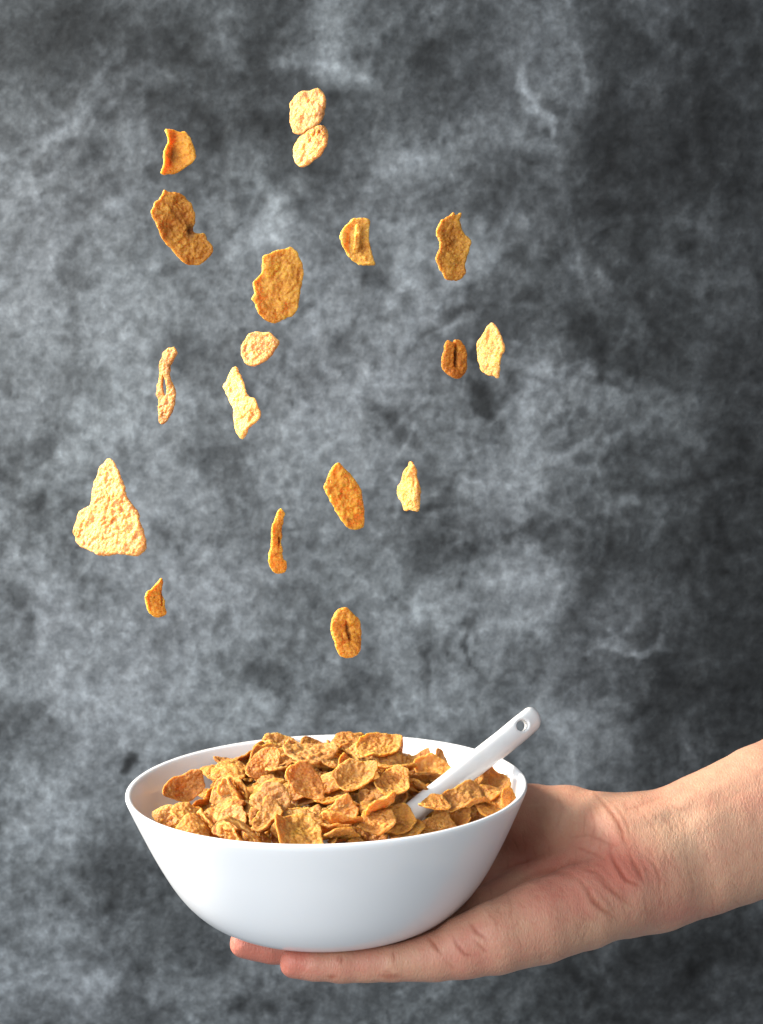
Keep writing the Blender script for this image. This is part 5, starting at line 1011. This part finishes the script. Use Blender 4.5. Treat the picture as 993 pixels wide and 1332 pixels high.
HEAP_LABELS = {
    135: "large tan slanting flake left of the broad flake left of the spoon",
    266: "pale slanting flake in front of the bright broad flake",
    79: "brown slanting flake behind the yellow flake below the spoon",
    267: "light tan slanting flake right of the pale rough rim flake",
    244: "brown slanting flake left of the flake at the front rim right of the spoon",
    136: "brown slanting flake in front of the yellow rimmed flake",
    257: "pale flat lying flake left of the upright flake beside the topmost one",
    177: "light tan upright flake behind the flake over the spoon's buried end",
    221: "tan upright flake in front of the broad flake left of the spoon",
    163: "light tan upright flake in front of the pale folded front flake",
    114: "light tan slanting flake in front of the dark round standing flake",
    104: "brown upright flake left of the small low front flake",
    211: "light tan upright flake right of the olive tan standing flake",
    111: "pale upright flake in front of the pale folded front flake",
    270: "brown slanting flake left of the tan flake behind the handle's foot",
    173: "pale flat lying flake left of the yellowish back flake",
    238: "pale slanting flake behind the pale folded front flake",
    222: "light tan slanting flake left of the long topmost flake",
    129: "partly hidden brown upright flake in front of the wide tan flake behind the spoon",
    242: "partly hidden tan upright flake right of the olive tan standing flake",
    247: "partly hidden pale slanting flake right of the reddish cupped flake",
    169: "partly hidden tan slanting flake behind the broad flake left of the spoon",
    234: "partly hidden light tan flat lying flake left of the broad flake left of the spoon",
    261: "partly hidden brown upright flake in front of the pale folded front flake",
    174: "partly hidden brown upright flake in front of the broad flake left of the spoon",
    240: "partly hidden tan upright flake right of the upright flake beside the topmost one",
    207: "partly hidden tan upright flake left of the upright flake beside the topmost one",
    206: "partly hidden light tan slanting flake behind the upright flake beside the topmost one",
    277: "partly hidden pale flat lying flake behind the bright broad flake",
    273: "partly hidden light tan slanting flake right of the bright broad flake",
    276: "partly hidden pale upright flake left of the pale folded front flake",
    253: "partly hidden brown upright flake right of the yellow rimmed flake",
    187: "partly hidden tan upright flake behind the yellow rimmed flake",
    272: "partly hidden tan slanting flake right of the long topmost flake",
    166: "partly hidden light tan slanting flake left of the broad flake left of the spoon",
    154: "partly hidden pale slanting flake right of the dark round standing flake",
    250: "partly hidden dark brown slanting flake right of the bright broad flake",
    224: "partly hidden light tan flat lying flake behind the long topmost flake",
    274: "partly hidden tan upright flake behind the curled yellow flake",
    121: "partly hidden light tan flat lying flake behind the bright broad flake",
    143: "partly hidden brown upright flake in front of the long topmost flake",
    158: "partly hidden light tan slanting flake right of the pale folded front flake",
    182: "partly hidden tan slanting flake behind the curled yellow flake",
    239: "partly hidden pale slanting flake left of the yellowish back flake",
    34: "partly hidden brown upright flake left of the olive tan standing flake",
    252: "partly hidden tan slanting flake right of the upright flake beside the topmost one",
    193: "sliver of a light tan flake left of the upright flake beside the topmost one",
    197: "sliver of a light tan flake behind the wide tan flake behind the spoon",
    231: "sliver of a brown flake right of the pale folded front flake",
    16: "sliver of a brown flake in front of the olive tan standing flake",
    215: "sliver of a brown flake left of the small low front flake",
    131: "sliver of a tan flake right of the pale folded front flake",
    37: "sliver of a tan flake left of the olive tan standing flake",
    42: "sliver of a dark brown flake right of the yellow rimmed flake",
    25: "sliver of a dark brown flake behind the broad flake left of the spoon",
    243: "sliver of a light tan flake right of the upright flake beside the topmost one",
    46: "sliver of a dark brown flake left of the small low front flake",
    3: "sliver of a dark brown flake left of the broad flake left of the spoon",
    184: "sliver of a tan flake left of the yellowish back flake",
    160: "sliver of a dark brown flake left of the bright broad flake",
    44: "sliver of a brown flake in front of the bright broad flake",
    214: "sliver of a tan flake behind the broad flake left of the spoon",
    127: "sliver of a brown flake right of the reddish cupped flake",
    149: "sliver of a light tan flake left of the olive tan standing flake",
    265: "sliver of a tan flake in front of the yellowish back flake",
    210: "sliver of a tan flake in front of the bright broad flake",
    232: "sliver of a tan flake in front of the pale folded front flake",
    188: "sliver of a dark brown flake left of the upright flake beside the topmost one",
    113: "sliver of a brown flake left of the yellow rimmed flake",
    90: "sliver of a brown flake left of the flake over the spoon's buried end",
    151: "sliver of a brown flake in front of the upright flake beside the topmost one",
    198: "sliver of a pale flake behind the upright flake beside the topmost one",
    246: "sliver of a light tan flake behind the tan flake behind the handle's foot",
    18: "sliver of a dark brown flake in front of the small flake lapping the handle",
    102: "sliver of a brown flake in front of the broad flake left of the spoon",
    54: "sliver of a dark brown flake left of the small flake lapping the handle",
    68: "sliver of a tan flake in front of the pale rough rim flake",
    41: "sliver of a light tan flake behind the olive tan standing flake",
    43: "sliver of a tan flake in front of the curled yellow flake",
    107: "sliver of a brown flake right of the curled yellow flake",
    132: "sliver of a tan flake left of the broad flake left of the spoon",
    81: "sliver of a brown flake left of the broad flake left of the spoon",
    20: "sliver of a dark brown flake in front of the yellow rimmed flake",
    164: "sliver of a pale flake right of the long topmost flake",
    249: "sliver of a tan flake in front of the upright flake beside the topmost one",
    96: "sliver of a pale flake left of the tan flake behind the handle's foot",
    27: "sliver of a dark brown flake behind the reddish cupped flake",
    183: "sliver of a brown flake in front of the long topmost flake",
    83: "sliver of a tan flake left of the bright broad flake",
    14: "sliver of a brown flake behind the small flake lapping the handle",
}


def build_heap():
    protos = {}

    def proto(k):
        if k not in protos:
            protos[k] = random_flake("heap_flake", 100 + k)
        return protos[k]
    laid = []
    for (px, py, z, yaw, pit, spin, k, size, tint, label) in LAID:
        size *= 0.94
        r = ray(px, py)
        d = (z * 0.001 - 0.0035 - CAM[2]) / r[2]
        C = P(px, py, d)
        to = -r / np.linalg.norm(r)
        a, b = math.radians(yaw), math.radians(pit)
        r0 = np.cross([0, 0, 1.0], to); r0 /= np.linalg.norm(r0)
        u0 = np.cross(to, r0)
        n = to * math.cos(a) * math.cos(b) - r0 * math.sin(a) * math.cos(b) + u0 * math.sin(b)
        e1 = np.cross([0, 0, 1.0], n); e1 /= np.linalg.norm(e1)
        e2 = np.cross(n, e1)
        sp = math.radians(spin)
        f1 = e1 * math.cos(sp) + e2 * math.sin(sp)
        f2 = np.cross(n, f1)
        o = obj("cereal_flake", proto(k), FLAKE, label=label, category="cereal flake", group="toasted flakes heaped in the bowl")
        o.matrix_world = Matrix(((f1[0] * size, f2[0] * size, n[0] * size, C[0]), (f1[1] * size, f2[1] * size, n[1] * size, C[1]), (f1[2] * size, f2[2] * size, n[2] * size, C[2]), (0, 0, 0, 1)))
        o.color = (tint[0] * .68, tint[1] * .555, tint[2] * .44, 1)
        laid.append((C, n))
    rng = np.random.RandomState(4)
    for i, (k, x, y, z, qw, qx, qy, qz) in enumerate(HEAP):
        col = [(1, .90, .72), (1.0, .86, .60), (.86, .68, .48), (1.10, 1.04, .92), (1.03, .90, .60)][rng.randint(5)]
        if i in DROP:
            continue
        c = np.array([x, y, z])
        if math.hypot(x, y) > 0.062 + 0.4 * (z - 0.03):
            continue
        if any(np.linalg.norm(c - l[0]) < 0.0065 for l in laid) or (np.linalg.norm(c - laid[0][0]) < 0.024 and z > .045):
            continue
        z = z - 0.0022 * min(1, max(0, (z - .04) / .01))
        u, v, _ = proj(c[None])
        if z > 0.054 and u[0] > 520 and v[0] < 1000:
            continue
        if z > 0.050 and (u[0] < 235 or (u[0] > 600 and v[0] < 1020)):
            continue
        o = obj("cereal_flake", proto(k), FLAKE, label=HEAP_LABELS.get(i, "toasted flake buried under the others in the heap"), category="cereal flake", group="toasted flakes heaped in the bowl")
        o.location = (x, y, z)
        o.rotation_mode = 'QUATERNION'
        o.rotation_quaternion = (qw, qx, qy, qz)
        o.color = (col[0] * .65, col[1] * .55, col[2] * .42, 1)


build_heap()
